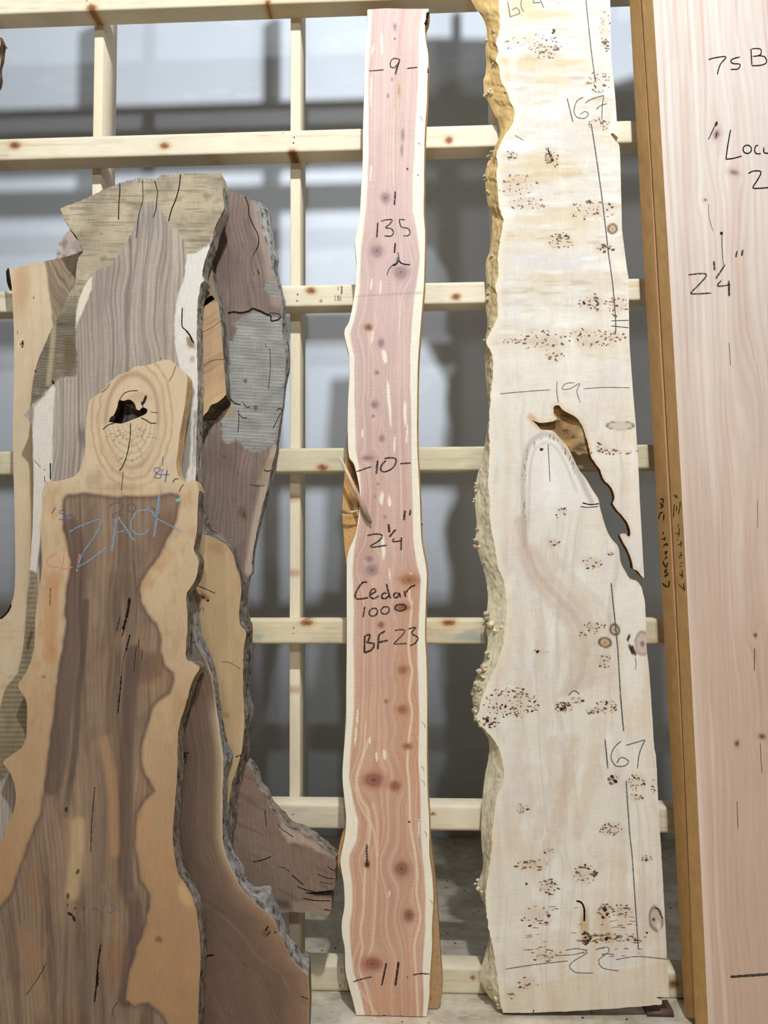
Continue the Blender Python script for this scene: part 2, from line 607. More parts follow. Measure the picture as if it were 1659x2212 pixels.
def mat_wall():
    mt, nd, lk, bs = node_mat('white_drywall')
    tc = nd.new('ShaderNodeTexCoord')
    n1 = nd.new('ShaderNodeTexNoise'); n1.inputs['Scale'].default_value = 1.3; n1.inputs['Detail'].default_value = 4
    lk.new(tc.outputs['Object'], n1.inputs['Vector'])
    r1 = nd.new('ShaderNodeValToRGB')
    r1.color_ramp.elements[0].position = 0.35; r1.color_ramp.elements[0].color = (*lin((220, 226, 234)), 1)
    r1.color_ramp.elements[1].position = 0.62; r1.color_ramp.elements[1].color = (*lin((230, 236, 244)), 1)
    lk.new(n1.outputs['Fac'], r1.inputs['Fac'])
    # skim-coat smears
    mp = nd.new('ShaderNodeMapping'); mp.inputs['Scale'].default_value = (1.6, 1, 4.0); mp.inputs['Rotation'].default_value = (0, 0.35, 0)
    lk.new(tc.outputs['Object'], mp.inputs['Vector'])
    n2 = nd.new('ShaderNodeTexNoise'); n2.inputs['Scale'].default_value = 2.2; n2.inputs['Detail'].default_value = 1.5
    lk.new(mp.outputs['Vector'], n2.inputs['Vector'])
    r2 = nd.new('ShaderNodeMapRange'); r2.inputs['From Min'].default_value = 0.62; r2.inputs['From Max'].default_value = 0.64
    r2.inputs['To Max'].default_value = 0.25
    lk.new(n2.outputs['Fac'], r2.inputs['Value'])
    mx = nd.new('ShaderNodeMix'); mx.data_type = 'RGBA'
    lk.new(r2.outputs['Result'], mx.inputs['Factor']); lk.new(r1.outputs['Color'], mx.inputs['A'])
    mx.inputs['B'].default_value = (*lin((240, 242, 244)), 1)
    lk.new(mx.outputs['Result'], bs.inputs['Base Color'])
    bs.inputs['Roughness'].default_value = 0.75
    return mt


def mat_floor():
    mt, nd, lk, bs = node_mat('dusty_board_floor')
    tc = nd.new('ShaderNodeTexCoord')
    n1 = nd.new('ShaderNodeTexNoise'); n1.inputs['Scale'].default_value = 9; n1.inputs['Detail'].default_value = 6; n1.inputs['Roughness'].default_value = 0.65
    lk.new(tc.outputs['Object'], n1.inputs['Vector'])
    r1 = nd.new('ShaderNodeValToRGB')
    e = r1.color_ramp.elements
    e[0].position = 0.30; e[0].color = (*lin((204, 188, 162)), 1)
    e[1].position = 0.62; e[1].color = (*lin((246, 236, 215)), 1)
    lk.new(n1.outputs['Fac'], r1.inputs['Fac'])
    # flakes
    mp = nd.new('ShaderNodeMapping'); mp.inputs['Scale'].default_value = (22, 60, 1); mp.inputs['Rotation'].default_value = (0, 0, 0.5)
    lk.new(tc.outputs['Object'], mp.inputs['Vector'])
    vo = nd.new('ShaderNodeTexVoronoi'); vo.inputs['Scale'].default_value = 1.0
    lk.new(mp.outputs['Vector'], vo.inputs['Vector'])
    mx0 = nd.new('ShaderNodeMix'); mx0.data_type = 'RGBA'; mx0.blend_type = 'OVERLAY'; mx0.inputs['Factor'].default_value = 0.30
    bw = nd.new('ShaderNodeRGBToBW'); lk.new(vo.outputs['Color'], bw.inputs['Color'])
    lk.new(r1.outputs['Color'], mx0.inputs['A']); lk.new(bw.outputs['Val'], mx0.inputs['B'])
    # dark knots and dirt specks
    v2 = nd.new('ShaderNodeTexVoronoi'); v2.inputs['Scale'].default_value = 14
    lk.new(tc.outputs['Object'], v2.inputs['Vector'])
    r2 = nd.new('ShaderNodeMapRange'); r2.inputs['From Min'].default_value = 0.10; r2.inputs['From Max'].default_value = 0.06
    lk.new(v2.outputs['Distance'], r2.inputs['Value'])
    mp3 = nd.new('ShaderNodeMapping'); mp3.inputs['Scale'].default_value = (10, 24, 1); mp3.inputs['Rotation'].default_value = (0, 0, 0.9)
    lk.new(tc.outputs['Object'], mp3.inputs['Vector'])
    n3 = nd.new('ShaderNodeTexNoise'); n3.inputs['Scale'].default_value = 2.0; n3.inputs['Detail'].default_value = 4
    lk.new(mp3.outputs['Vector'], n3.inputs['Vector'])
    r3 = nd.new('ShaderNodeMapRange'); r3.inputs['From Min'].default_value = 0.66; r3.inputs['From Max'].default_value = 0.74
    lk.new(n3.outputs['Fac'], r3.inputs['Value'])
    mxm = nd.new('ShaderNodeMath'); mxm.operation = 'MAXIMUM'
    lk.new(r2.outputs['Result'], mxm.inputs[0]); lk.new(r3.outputs['Result'], mxm.inputs[1])
    mx = nd.new('ShaderNodeMix'); mx.data_type = 'RGBA'
    lk.new(mxm.outputs['Value'], mx.inputs['Factor']); lk.new(mx0.outputs['Result'], mx.inputs['A'])
    mx.inputs['B'].default_value = (*lin((84, 76, 74)), 1)
    lk.new(mx.outputs['Result'], bs.inputs['Base Color'])
    bs.inputs['Roughness'].default_value = 0.8
    return mt


def box_mesh(name, x0, x1, y0, y1, z0, z1, mat, parent=None, col=None):
    v = [(x0, y0, z0), (x1, y0, z0), (x1, y1, z0), (x0, y1, z0), (x0, y0, z1), (x1, y0, z1), (x1, y1, z1), (x0, y1, z1)]
    f = [(0, 3, 2, 1), (4, 5, 6, 7), (0, 1, 5, 4), (1, 2, 6, 5), (2, 3, 7, 6), (3, 0, 4, 7)]
    cols = None if col is None else np.tile(lin(col), (8, 1))
    return mesh_obj(name, v, f, mat, parent, cols)


tag(box_mesh('wall_back', -5, 5, WALL_Y, WALL_Y + 0.12, 0, 6.0, mat_wall()), 'white skim-coated drywall behind the timber rack', 'wall', kind='structure')
tag(box_mesh('floor', -5, 5, -2.5, WALL_Y, -0.1, 0, mat_floor()), 'dusty beige board floor with dark specks', 'floor', kind='structure')

# ---------------------------------------------------------------- timber rack
RY = 2.88          # front of the rails
RD = 0.085
rack = bpy.data.objects.new('timber_rack', None)
rack.location = (0, RY, 0)
COL.objects.link(rack)
tag(rack, 'open rack of pale pine rails and uprights standing before the white wall', 'rack')


def zat(px, py, Y):
    d = rays([px], [py])[0]
    return CAM[2] + d[2] * (Y - CAM[1]) / d[1]


def pine_paint(P, seed, knots, base=(224, 210, 182), weather=0.0):
    g = P.Y + 3.0 * fbm(P.X, P.Y, 160, 30, 2, seed)
    for (kx, ky, rx, ry) in knots:
        dx = (P.X - kx) / (rx * 2.4); dy = (P.Y - ky) / (ry * 1.6)
        g = g - (P.Y - ky) * 0.8 * np.exp(-(dx * dx + dy * dy))
    l = fbm(P.X, g, 420, 3.4, 2, seed + 3)
    P.C = C3(*base)[None, :] * (1 + 0.05 * fbm(P.X, P.Y, 120, 25, 3, seed + 1)[:, None])
    P.mix(sstep(0.15, 0.75, l) * 0.45, (196, 160, 112))
    P.mix(sstep(0.2, 0.7, fbm(P.X, P.Y, 60, 14, 3, seed + 6)) * (0.18 + weather), (176, 164, 140))
    for (kx, ky, rx, ry) in knots:
        d = P.ell(kx, ky, rx, ry, 0, 0.18)
        P.mix((1 - sstep(0.9, 1.9, d)) * 0.55, (196, 156, 104))
        P.mix((1 - sstep(0.75, 1.05, d)) * 0.9, (150, 98, 66))
        P.mix((1 - sstep(0.25, 0.6, d)) * 0.7, (96, 58, 42))
    return P


def rail(zb, zt, seed, knots, nails=(), base=(226, 213, 186), weather=0.0, x0=-2.7, x1=2.3, stains=()):
    nx, nz = 700, 15
    xs = np.linspace(x0, x1, nx); zs = np.linspace(zb, zt, nz)
    gx, gz = np.meshgrid(xs, zs)
    p3 = np.column_stack([gx.ravel(), np.full(gx.size, RY), gz.ravel()])
    px, py = project(p3)
    P = Paint(px, py, base)
    pine_paint(P, seed, knots, base, weather)
    for (sx, sy, sr, sq) in stains:
        P.mix((1 - sstep(0.3, 1.2, P.ell(sx, sy, sr, sq, 0, 0.5))) * 0.5, (132, 142, 140))
    i, j = np.meshgrid(np.arange(nx - 1), np.arange(nz - 1))
    q = (j * nx + i).ravel()
    Fq = np.stack([q, q + 1, q + nx + 1, q + nx], 1)
    r = 0.004
    p3[:nx, 1] += r; p3[-nx:, 1] += r
    V = np.vstack([p3, p3 * [1, 0, 1] + [0, RY + RD, 0]])
    n0 = nx * nz
    top0 = (nz - 1) * nx
    a = np.arange(nx - 1)
    Ft = np.stack([top0 + a, top0 + a + 1, n0 + top0 + a + 1, n0 + top0 + a], 1)
    Fb = np.stack([a + 1, a, n0 + a, n0 + a + 1], 1)
    Fk = np.array([[n0, n0 + top0, n0 + top0 + nx - 1, n0 + nx - 1]])
    c = np.vstack([P.C, P.C * 0.97])
    V = V - [0, RY, 0]
    o = mesh_obj('rail', V, np.vstack([Fq, Ft, Fb, Fk]), M_RAIL, rack, lin(c))
    for (nx_, ny_) in nails:
        d = rays([nx_], [ny_])[0]; t = (RY - CAM[1]) / d[1]; p = CAM + d * t
        a = np.linspace(0, 2 * math.pi, 9)[:-1]
        vv = np.column_stack([p[0] + 0.0034 * np.cos(a), np.full(8, -0.0008), p[2] + 0.0034 * np.sin(a)])
        mesh_obj('screw_head', vv, np.array([[0, 1, 2, 3], [0, 3, 4, 7], [7, 4, 5, 6]]), M_STAMP, o)
    return o


M_RAIL = mat_vc('pine_rail', 0.6, 0.08, (14, 300, 260), 0.06, 0.0)
M_POST = mat_vc('pine_post', 0.6, 0.08, (300, 300, 14), 0.07, 0.0)
zr = lambda a, b, x: (zat(x, b, RY), zat(x, a, RY))
b1 = zat(300, 19.5, RY)
rail(b1, b1 + 0.089, 11, [(198, 18, 11, 9), (578, 5, 7, 6)], [(188, 2)])
b2 = rail(*zr(291, 338, 300), 23, [(32, 314, 12, 8), (355, 315, 11, 7), (632, 331, 10, 9), (970, 303, 9, 8)], [(612, 287), (636, 297), (634, 309)])
b3 = rail(*zr(609, 656, 1000), 37, [(672, 628, 11, 8), (985, 641, 10, 7), (693, 650, 3, 3)], [(643, 636), (642, 650)])
rail(*zr(965, 1017, 950), 51, [(697, 1010, 12, 7)], [], (208, 196, 164), 0.25)
rail(*zr(1338, 1391, 700), 67, [(663, 1345, 14, 8), (970, 1345, 15, 8)], [(634, 1356), (633, 1368)], (216, 200, 166), 0.2, stains=[(1005, 1374, 44, 14), (1040, 1380, 20, 9), (560, 1376, 14, 8)])
rail(*zr(1737, 1791, 650), 83, [(935, 1758, 6, 3)], [(633, 1759)], (226, 211, 182))
zb7 = zat(700, 2085, RY)
b7 = rail(0.002, zb7, 97, [(1021, 2112, 5, 5), (1455, 2125, 12, 10)], [], (222, 208, 176), 0.1)
rail(4.40, 4.489, 5, [], [])  # unseen rail above the view, added for its shadow on the wall
rail(4.58, 4.86, 6, [], [])  # unseen wide header, added to cast the dark band on the wall
# grade stamps on two rails
def rail_mark(parent, strokes, w, name='grade_stamp'):
    V = []; Q = []; k = 0
    for st in strokes:
        P = np.asarray(st, float)
        t = np.gradient(P, axis=0); nn = np.stack([t[:, 1], -t[:, 0]], 1); nn /= np.hypot(nn[:, 0], nn[:, 1])[:, None] + 1e-9
        for S in (P + nn * w / 2, P - nn * w / 2):
            d = rays(S[:, 0], S[:, 1]); tt = (RY - CAM[1]) / d[:, 1]; p = CAM + d * tt[:, None]
            V.append(np.column_stack([p[:, 0], np.full(len(p), -0.0007), p[:, 2]]))
        i = np.arange(len(P) - 1); n = len(P)
        Q.append(np.stack([k + i, k + i + 1, k + n + i + 1, k + n + i], 1)); k += 2 * n
    mesh_obj(name, np.vstack(V), np.vstack(Q), M_STAMP, parent)


def tiny(x, y, n, dx, dy, ln, vertical=True):
    out = []
    for i in range(n):
        a = (x + dx * i, y + dy * i)
        out.append([a, (a[0] + (0 if vertical else ln), a[1] + (ln if vertical else 0))])
    return out


rail_mark(b3, tiny(724, 638, 5, 3, 0, 12) + tiny(736, 619, 8, 0, 2.2, 4, False) + tiny(729, 620, 3, 0, 3, 3, False) + [[(731, 640), (733, 650)]], 1.2)
rail_mark(b7, tiny(736, 2092, 4, 0, 3, 5, False) + [[(743, 2096), (744, 2104)], [(735, 2125), (735, 2133)], [(741, 2114), (744, 2124)], [(745, 2117), (745, 2130)], [(738, 2124), (744, 2123)]], 1.3)


def post(x0, x1, seed, d=0.14):
    Y0 = RY + RD + 0.001
    nz = 500
    zs = np.linspace(0.0, 5.2, nz)
    V = []; C_ = []
    ring = [(x0, Y0), (x0 + 0.003, Y0 - 0.0), (x1 - 0.003, Y0), (x1, Y0 + 0.003), (x1, Y0 + d * 0.5), (x1, Y0 + d), (x0, Y0 + d)]
    L = len(ring)
    a = np.arange(L)
    s = np.array([0, 1, 14, 17, 40, 70, 90.0])
    for z in zs:
        V.append(np.array([(p[0], p[1] - RY, z) for p in ring]))
    V = np.vstack(V)
    S = np.tile(s, nz); Z = np.repeat(zs, L)
    P = Paint(S, Z * 500, (226, 206, 168))
    P.C = C3(226, 211, 182)[None, :] * (1 + 0.06 * fbm(S, Z * 500, 30, 200, 3, seed)[:, None])
    P.mix(sstep(0.1, 0.7, fbm(S, Z * 500, 6, 420, 2, seed + 2)) * 0.35, (200, 166, 118))
    for k in range(9):
        kz = RNG.uniform(0.2, 4.4) * 500; ks = RNG.choice([7, 40, 60])
        dd = np.hypot((S - ks) / 9, (Z * 500 - kz) / 12)
        P.mix((1 - sstep(0.5, 1.2, dd)) * 0.6, (160, 110, 74))
    q = []
    for k in range(nz - 1):
        for i in range(L):
            j = (i + 1) % L
            q.append((k * L + i, k * L + j, (k + 1) * L + j, (k + 1) * L + i))
    mesh_obj('post', V, q, M_POST, rack, lin(P.C))


post(-0.5050, -0.4640, 3)
post(-1.3280, -1.2900, 9)
post(0.3140, 0.3520, 15)
post(1.135, 1.173, 21)

# ---------------------------------------------------------------- red cedar slab
CX_L = [(793.7, 20.6), (793, 63), (789, 104), (786.7, 152), (786, 221), (784, 285), (783.5, 348), (780, 411), (777, 468), (771, 500), (767, 522), (768, 544), (770, 570), (768, 617), (761, 664), (753.5, 696), (747, 707), (743.8, 720), (747.7, 741), (754, 769), (755, 811), (752, 865), (751, 916), (751.6, 946), (752, 968), (755, 989), (764, 1001), (770, 1022), (776, 1052), (778, 1082), (776, 1097), (773, 1127), (767, 1157), (755, 1185), (750, 1205), (749, 1230), (749, 1311), (749, 1401), (748, 1492), (747.7, 1552), (744.7, 1597), (740.4, 1657), (740.4, 1690), (744.7, 1732), (747.7, 1769), (744.7, 1808), (735.6, 1853), (737, 1877), (743, 1913), (744, 1958), (738.6, 1989), (739, 2019), (744.7, 2049), (746, 2094), (753.7, 2130), (762.7, 2163), (771, 2198)]
CX_R = [(926, 19), (924, 38), (918, 57), (919.6, 88), (924, 111), (925, 136), (923, 177), (922, 221), (918, 278), (916, 348), (915.8, 411), (915, 459), (918, 506), (917, 570), (915, 625), (911.7, 664), (908, 710), (903, 781), (901, 871), (901, 961), (904, 1022), (907, 1082), (909, 1142), (911, 1172), (919.5, 1220), (922, 1245), (920, 1296), (918, 1371), (921, 1431), (922.5, 1522), (922, 1612), (923, 1700), (925, 1740), (927, 1778), (927, 1838), (930, 1868), (934, 1898), (936, 1943), (933, 2004), (933, 2049), (928.5, 2109), (927, 2154), (921, 2201)]
HL = np.array([(803, 0), (802.5, 20), (795, 150), (795, 350), (789, 470), (780, 540), (777, 620), (764, 695), (755, 722), (766, 770), (766, 900), (768, 970), (775, 1010), (780, 1060), (776, 1130), (764, 1190), (761, 1236), (764, 1311), (764, 1401), (766, 1492), (763, 1552), (758, 1612), (754, 1680), (763, 1733), (773, 1775), (769, 1817), (754, 1850), (754, 1871), (761, 1913), (761, 1959), (755, 1995), (758, 2049), (764, 2100), (781, 2154), (790, 2205)])
HR = np.array([(914, 0), (912, 32), (904, 63), (905, 127), (902, 221), (896, 285), (894, 348), (890.5, 411), (891, 459), (901, 506), (907, 554), (902, 601), (893, 645), (889, 699), (886, 769), (888, 901), (889, 992), (891, 1082), (892, 1157), (894, 1175), (901, 1220), (909, 1250), (907, 1311), (901, 1386), (903, 1462), (906, 1552), (903, 1642), (906, 1687), (909, 1778), (910, 1823), (916, 1883), (919, 1943), (919, 2004), (916, 2049), (913, 2094), (915, 2154), (912, 2205)])
CK = [(853, 58, 4, 9, 'p'), (862, 195, 5, 20, 't'), (838, 207, 3, 5, 'p'), (847, 172, 3, 4, 'p'), (870, 292, 4, 14, 'p'), (868, 325, 3, 14, 'p'), (833, 427, 11, 13, 'p'), (814, 542, 15, 15, 'p'), (866, 588, 17, 16, 'p'), (796, 707, 9, 7, 'r'), (823, 741, 8, 11, 'p'), (814, 805, 5, 5, 'p'), (809, 874, 9, 9, 'p'), (806, 899, 4, 4, 'p'), (825, 947, 7, 8, 'p'), (795, 990, 14, 7, 'p'), (816, 1045, 3, 3, 'p'), (810, 1072, 3, 3, 'p'), (832, 1117, 4, 4, 'p'), (798, 1207, 10, 7, 'p'), (803, 1231, 15, 13, 'p'), (884, 1253, 21, 12, 'b'), (870, 1312, 15, 8, 'r'), (823, 1350, 7, 7, 'r'), (870, 1447, 12, 11, 'b'), (834, 1515, 4, 4, 'r'), (869, 1533, 13, 11, 'b'), (880, 1612, 12, 7, 'b'), (808, 1685, 22, 16, 'R'), (853, 1698, 12, 11, 'R'), (793, 1867, 5, 7, 'd'), (868, 1877, 16, 16, 'r'), (883, 1977, 12, 14, 'r'), (805, 2082, 22, 15, 'R')]
KC = {'p': ((176, 144, 140), (146, 114, 116)), 't': ((196, 170, 140), (176, 140, 104)), 'r': ((162, 112, 90), (128, 84, 70)), 'b': ((178, 126, 86), (146, 98, 70)), 'R': ((168, 110, 90), (142, 84, 70)), 'd': ((80, 52, 40), (40, 28, 22))}


def paint_cedar(P):
    X, Y = P.X, P.Y
    hl = np.interp(Y, HL[:, 1], HL[:, 0]); hr = np.interp(Y, HR[:, 1], HR[:, 0])
    wx = X + 1.5 * fbm(X, Y, 14, 60, 2, 5)
    g = (X - hl) / (hr - hl) * 120 + 4 * fbm(X, Y, 60, 220, 2, 2)
    for (kx, ky, rx, ry, k) in CK:
        if rx < 4: continue
        dx = (X - kx); dy = (Y - ky)
        e = np.exp(-((dx / (rx * 2.2)) ** 2 + (dy / (ry * 2.6)) ** 2))
        g = g - dx * 0.85 * e
    t = sstep(700, 1750, Y)
    heart = C3(204, 176, 168)[None, :] * (1 - t[:, None]) + C3(204, 160, 131)[None, :] * t[:, None]
    P.C = heart * (1 + 0.04 * fbm(X, Y, 50, 90, 3, 8)[:, None])
    am = 0.5 + 0.5 * fbm(X, Y, 30, 160, 2, 55)
    P.mix(rings(g + 2.5 * fbm(X, Y, 30, 240, 2, 57), 7.5, 3) * 0.38 * am, (168, 118, 96))
    P.mix(rings(g * 1.0 + 3 * fbm(X, Y, 40, 300, 2, 59), 19, 6) * 0.35, (228, 200, 180))
    fine = fbm(g, Y, 3.4, 900, 2, 21)
    P.mix(sstep(0.05, 0.7, fine) * 0.34, (178, 130, 114))
    P.mix(sstep(0.10, 0.7, -fbm(g, Y, 5.5, 800, 2, 33)) * 0.38, (222, 190, 174))
    P.mix(sstep(0.0, 0.7, fbm(g, Y, 26, 500, 2, 41)) * 0.22, (182, 138, 132))
    br = sstep(1180, 1300, Y) * (1 - sstep(1650, 1760, Y)) * sstep(835, 880, X) + 0.5 * sstep(2080, 2190, Y)
    P.mix(br * 0.35, (190, 134, 96))
    # pale stripes in the heartwood
    for pts, w, a in [([(885, 1240), (884, 1290), (889, 1310), (883, 1390), (886, 1430), (890, 1450), (884, 1500), (890, 1540), (884, 1590), (880, 1650), (884, 1700), (886, 1780), (889, 1800), (896, 1840), (901, 1880), (900, 1930), (908, 1980), (900, 2020), (895, 2050), (899, 2110), (903, 2198)], 3.6, 0.85),
                      ([(795, 1600), (780, 1650), (771, 1685), (780, 1725), (795, 1750), (799, 1800), (790, 1860), (788, 1900), (785, 1970), (779, 2010), (783, 2050), (775, 2090), (790, 2130), (808, 2198)], 3.4, 0.75),
                      ([(790, 1560), (786, 1620), (776, 1650), (768, 1690), (774, 1730), (788, 1760), (806, 1790), (814, 1850), (812, 1920), (808, 2000), (802, 2050), (788, 2078)], 3.0, 0.6),
                      ([(806, 1735), (815, 1780), (815, 1850)], 3, 0.5), ([(852, 240), (850, 300), (851, 400)], 2.4, 0.55), ([(862, 640), (864, 760), (863, 900), (866, 1010), (867, 1120)], 2.4, 0.5), ([(872, 650), (873, 800), (875, 870)], 2.0, 0.4), ([(798, 720), (796, 780), (795, 860)], 2.2, 0.4), ([(770, 2130), (800, 2170), (818, 2200)], 2.5, 0.5), ([(880, 500), (893, 530), (900, 560)], 2.2, 0.4)]:
        P.mix(P.line(pts, w, 1.6) * a, (230, 204, 172))
    for pts, w in [([(825, 72), (824, 118)], 4), ([(806, 100), (803, 118)], 3), ([(802, 170), (801, 225)], 2.5), ([(802, 360), (800, 392)], 2.5), ([(803, 605), (801, 627)], 3.5), ([(823, 605), (821, 636)], 3.5), ([(806, 716), (803, 742)], 3), ([(829, 756), (833, 784)], 8), ([(837, 827), (842, 905), (845, 922)], 6), ([(874, 866), (876, 918)], 6), ([(880, 915), (878, 957)], 3), ([(853, 945), (852, 976)], 3), ([(783, 925), (784, 946)], 3), ([(826, 1064), (825, 1078), (824, 1093)], 9), ([(841, 1070), (842, 1096)], 6), ([(826, 1150), (827, 1175), (829, 1207)], 7), ([(840, 1222), (842, 1250)], 3), ([(773, 1535), (771, 1562)], 4), ([(769, 1572), (767, 1610)], 4), ([(798, 1592), (799, 1606)], 3), ([(813, 1625), (814, 1645)], 3.5), ([(829, 1620), (832, 1642)], 6), ([(886, 1246), (890, 1236)], 4), ([(904, 1770), (905, 1810)], 2.5), ([(842, 1925), (840, 1938)], 3)]:
        P.mix(P.lens(pts, w), (236, 222, 200))
    for (kx, ky, rx, ry, k) in CK:
        d = P.ell(kx, ky, rx, ry, 0, 0.14)
        o, i = KC[k]
        P.mix((1 - sstep(0.9, 1.9, d)) * 0.35, o)
        P.mix((1 - sstep(0.75, 1.1, d)) * 0.85, o)
        P.mix((0.5 + 0.5 * np.cos(d * 11)) * (1 - sstep(0.9, 1.15, d)) * 0.7, i)
        P.mix((1 - sstep(0.15, 0.45, d)) * 0.7, C3(*i) * 0.8)
    # sapwood
    sap = C3(238, 226, 204)[None, :] * (1 + 0.02 * fbm(X, Y, 10, 300, 2, 71)[:, None])
    mk = np.maximum(1 - sstep(-1.5, 1.5, wx - hl), sstep(-1.5, 1.5, wx - hr))[:, None]
    P.C = P.C * (1 - mk) + sap * mk
    P.mix(P.line([(770, 640), (915, 632)], 2, 2) * 0.25, (150, 110, 104))
    P.mix(P.line([(793, 1826), (792, 1845), (793, 1862)], 3, 1) * 0.9, (40, 28, 22))
    P.D = -0.0012 * (1 - sstep(0.2, 0.9, P.ell(862, 568, 22, 9, -25, 0.2)))


ced = Slab('cedar_slab', 'tall pinkish cedar slab with pale sapwood edges, crayon-marked Cedar 1000, in the middle', 'wood slab', (2.74, 0.012, 0.0), 0.042, -0.12)
ced.build([
    dict(pts=[(793.7, 20.6), (830, 18), (880, 19), (926, 19)], smooth=False, kind='cut', col=(206, 180, 160), part='sawn_end'),
    dict(pts=CX_R, kind='live', off=3.5, amp=0.0015, col=(206, 170, 112), part='live_edge'),
    dict(pts=[(921, 2201), (771, 2198)], smooth=False, kind='cut', col=(150, 104, 84), part='sawn_end'),
    dict(pts=CX_L[::-1], kind='live', off=2.0, amp=0.0015, col=(206, 168, 110), part='live_edge'),
], 2.6, paint_cedar, (205, 165, 155), M_FACE)
ced.marks([[(862.7, 128), (850, 126.6), (843, 136), (845, 145.6), (853, 145), (862, 134.5), (863, 128)], ([(862, 134), (857, 149), (854, 161)], 3.8), ([(797, 153.5), (829, 151)], 2.4), ([(878.5, 148), (902, 145.6)], 2.6)], M_CRAYON, width=2.6, label='crayon figure 9 between dashes')
ced.marks([([(854, 413), (852, 443)], 3.6), ([(854, 524), (852, 547)], 3.6), ([(816, 481), (814, 513)], 3.2), [(823, 478), (834, 475), (847, 475), (842, 484), (832.6, 492), (845, 494), (850, 503), (844, 510), (830, 509.5)], [(874.7, 475), (863, 474.5), (864, 483), (867.5, 490.5), (881.6, 494), (886, 503), (880, 509.5), (871.5, 509)]], M_CRAYON, width=2.5, label='crayon figure 135')
ced.marks([([(770, 1018.6), (782, 1015), (792, 1011), (802.5, 1008.5)], 2.8), ([(816, 994.7), (813, 1024)], 4.4), [(830, 991), (840, 989), (851.6, 989.7), (856, 995.4), (850, 1009), (838.6, 1017), (827.8, 1019), (822, 1013.5), (825.6, 1003), (834, 994.7)], [(864.7, 1001.5), (888, 1000)]], M_CRAYON, width=3.3, label='crayon figure 10 between dashes')
ced.marks([([(874.8, 1103), (872.6, 1123.5)], 4.6), ([(887, 1100), (885, 1114)], 3.6), [(793, 1157.5), (806.8, 1154), (820, 1154), (826, 1157.5), (820, 1167), (806.8, 1175.5), (800, 1180), (806.8, 1182), (835.7, 1177.7)], ([(839, 1132), (841, 1150)], 5.4), ([(854.5, 1143.7), (841, 1160)], 4.2), [(851.6, 1162.5), (848.7, 1169.8), (866, 1168.3)], ([(867, 1161), (866, 1188.6)], 3.8)], M_CRAYON, width=3.2, label='crayon size 2 1/4 inches')
ced.marks([[(793, 1258), (784, 1258), (773, 1272), (767, 1287), (773, 1294), (796, 1291)], [(799, 1285), (811, 1278), (809.5, 1272), (802, 1275), (799, 1288), (808, 1293), (818.5, 1287)], [(836.6, 1281), (827.5, 1282), (824.5, 1291), (833.6, 1293), (839.6, 1287)], [(835, 1261), (839.6, 1281), (844, 1293)], [(859, 1281), (851.7, 1282), (851.7, 1290), (859, 1290), (862, 1281), (865, 1291)], [(873, 1276), (876, 1290)], [(876, 1281), (886, 1269), (897, 1264)]], M_CRAYON, width=3.8, label='crayon word Cedar')
ced.marks([[(788, 1309.5), (784.5, 1333.6)], circ(806.5, 1322.4, 9, 8.5, slant=0.2), circ(832, 1318.5, 9, 8, slant=0.2), circ(865, 1312.5, 12, 7, slant=0.1)], M_CRAYON, width=3.2, label='crayon figure 1000')
ced.marks([[(788, 1373), (787, 1410)], [(790, 1373), (799, 1371), (796, 1383), (793, 1388), (808, 1391), (802, 1404), (787, 1410)], [(818.5, 1371), (816, 1403)], [(818.5, 1371), (832, 1363)], [(817.6, 1388), (838, 1383)], ([(853, 1362), (865, 1360), (874, 1362), (870, 1371), (855, 1386), (853, 1391), (879, 1390)], 2.8), ([(882, 1358.6), (898, 1355.6), (889, 1368), (903, 1377), (897, 1389), (885, 1395)], 3.0)], M_CRAYON, width=4.2, label='crayon figure BF 23')
ced.marks([([(763, 2121), (781, 2115), (802.5, 2110)], 2.8), ([(834.5, 2080.7), (824.5, 2129)], 4.0), ([(861, 2077.6), (854, 2129)], 5.0), ([(879, 2110.8), (881.5, 2110.8)], 5), ([(891.7, 2106), (910, 2103), (928, 2104)], 3.0)], M_CRAYON, width=3, label='crayon figure 11 between dashes')
ced.dots([(853, 84, 2.0, 2.0, 0), (880, 365, 2.6, 2.6, 0), (884, 1775, 2.4, 2.4, 0), (903, 378, 1.8, 1.4, 30), (905, 310, 1.2, 2.4, 0), (912, 1133, 1.2, 3, 0), (793, 1868, 2.6, 2.6, 0)], M_SMOOTH, 'bug_hole', kind=None, cols=[(46, 26, 22)] * 7)
ced.marks([([(847, 574), (856, 570), (862, 563), (866, 568), (875, 571), (886, 572)], 2.6), ([(862, 563), (861, 552), (859, 545)], 1.8), ([(847, 574), (840, 582), (836, 595)], 1.6)], M_CRACK, 'crack', 2.2, lift=0.0003)
ced.dots([(859, 562, 4, 8, 15), (853, 571, 6, 3, -30)], M_SMOOTH, 'rotten_knot', lift=0.0002, kind=None, cols=[(104, 110, 84), (92, 96, 70)])
for yy, xx in [(255, 908), (1565, 914), (1660, 912), (1690, 913), (1800, 918), (1948, 930)]:
    ced.marks([[(xx - 3, yy - 5), (xx + 3, yy), (xx + 4, yy + 8)]], M_PENCIL, 'scratch', 1.0)

ced.marks([([(925, 26), (922, 42), (919, 56)], 6.0)], M_CRACK, 'bark_flake', 5.0, label='dark bark flake at the top corner', jag=0.4)
ced.marks([([(924, 148), (925, 158)], 3.0)], M_CRACK, 'bark_flake', 3.0, jag=0.4)

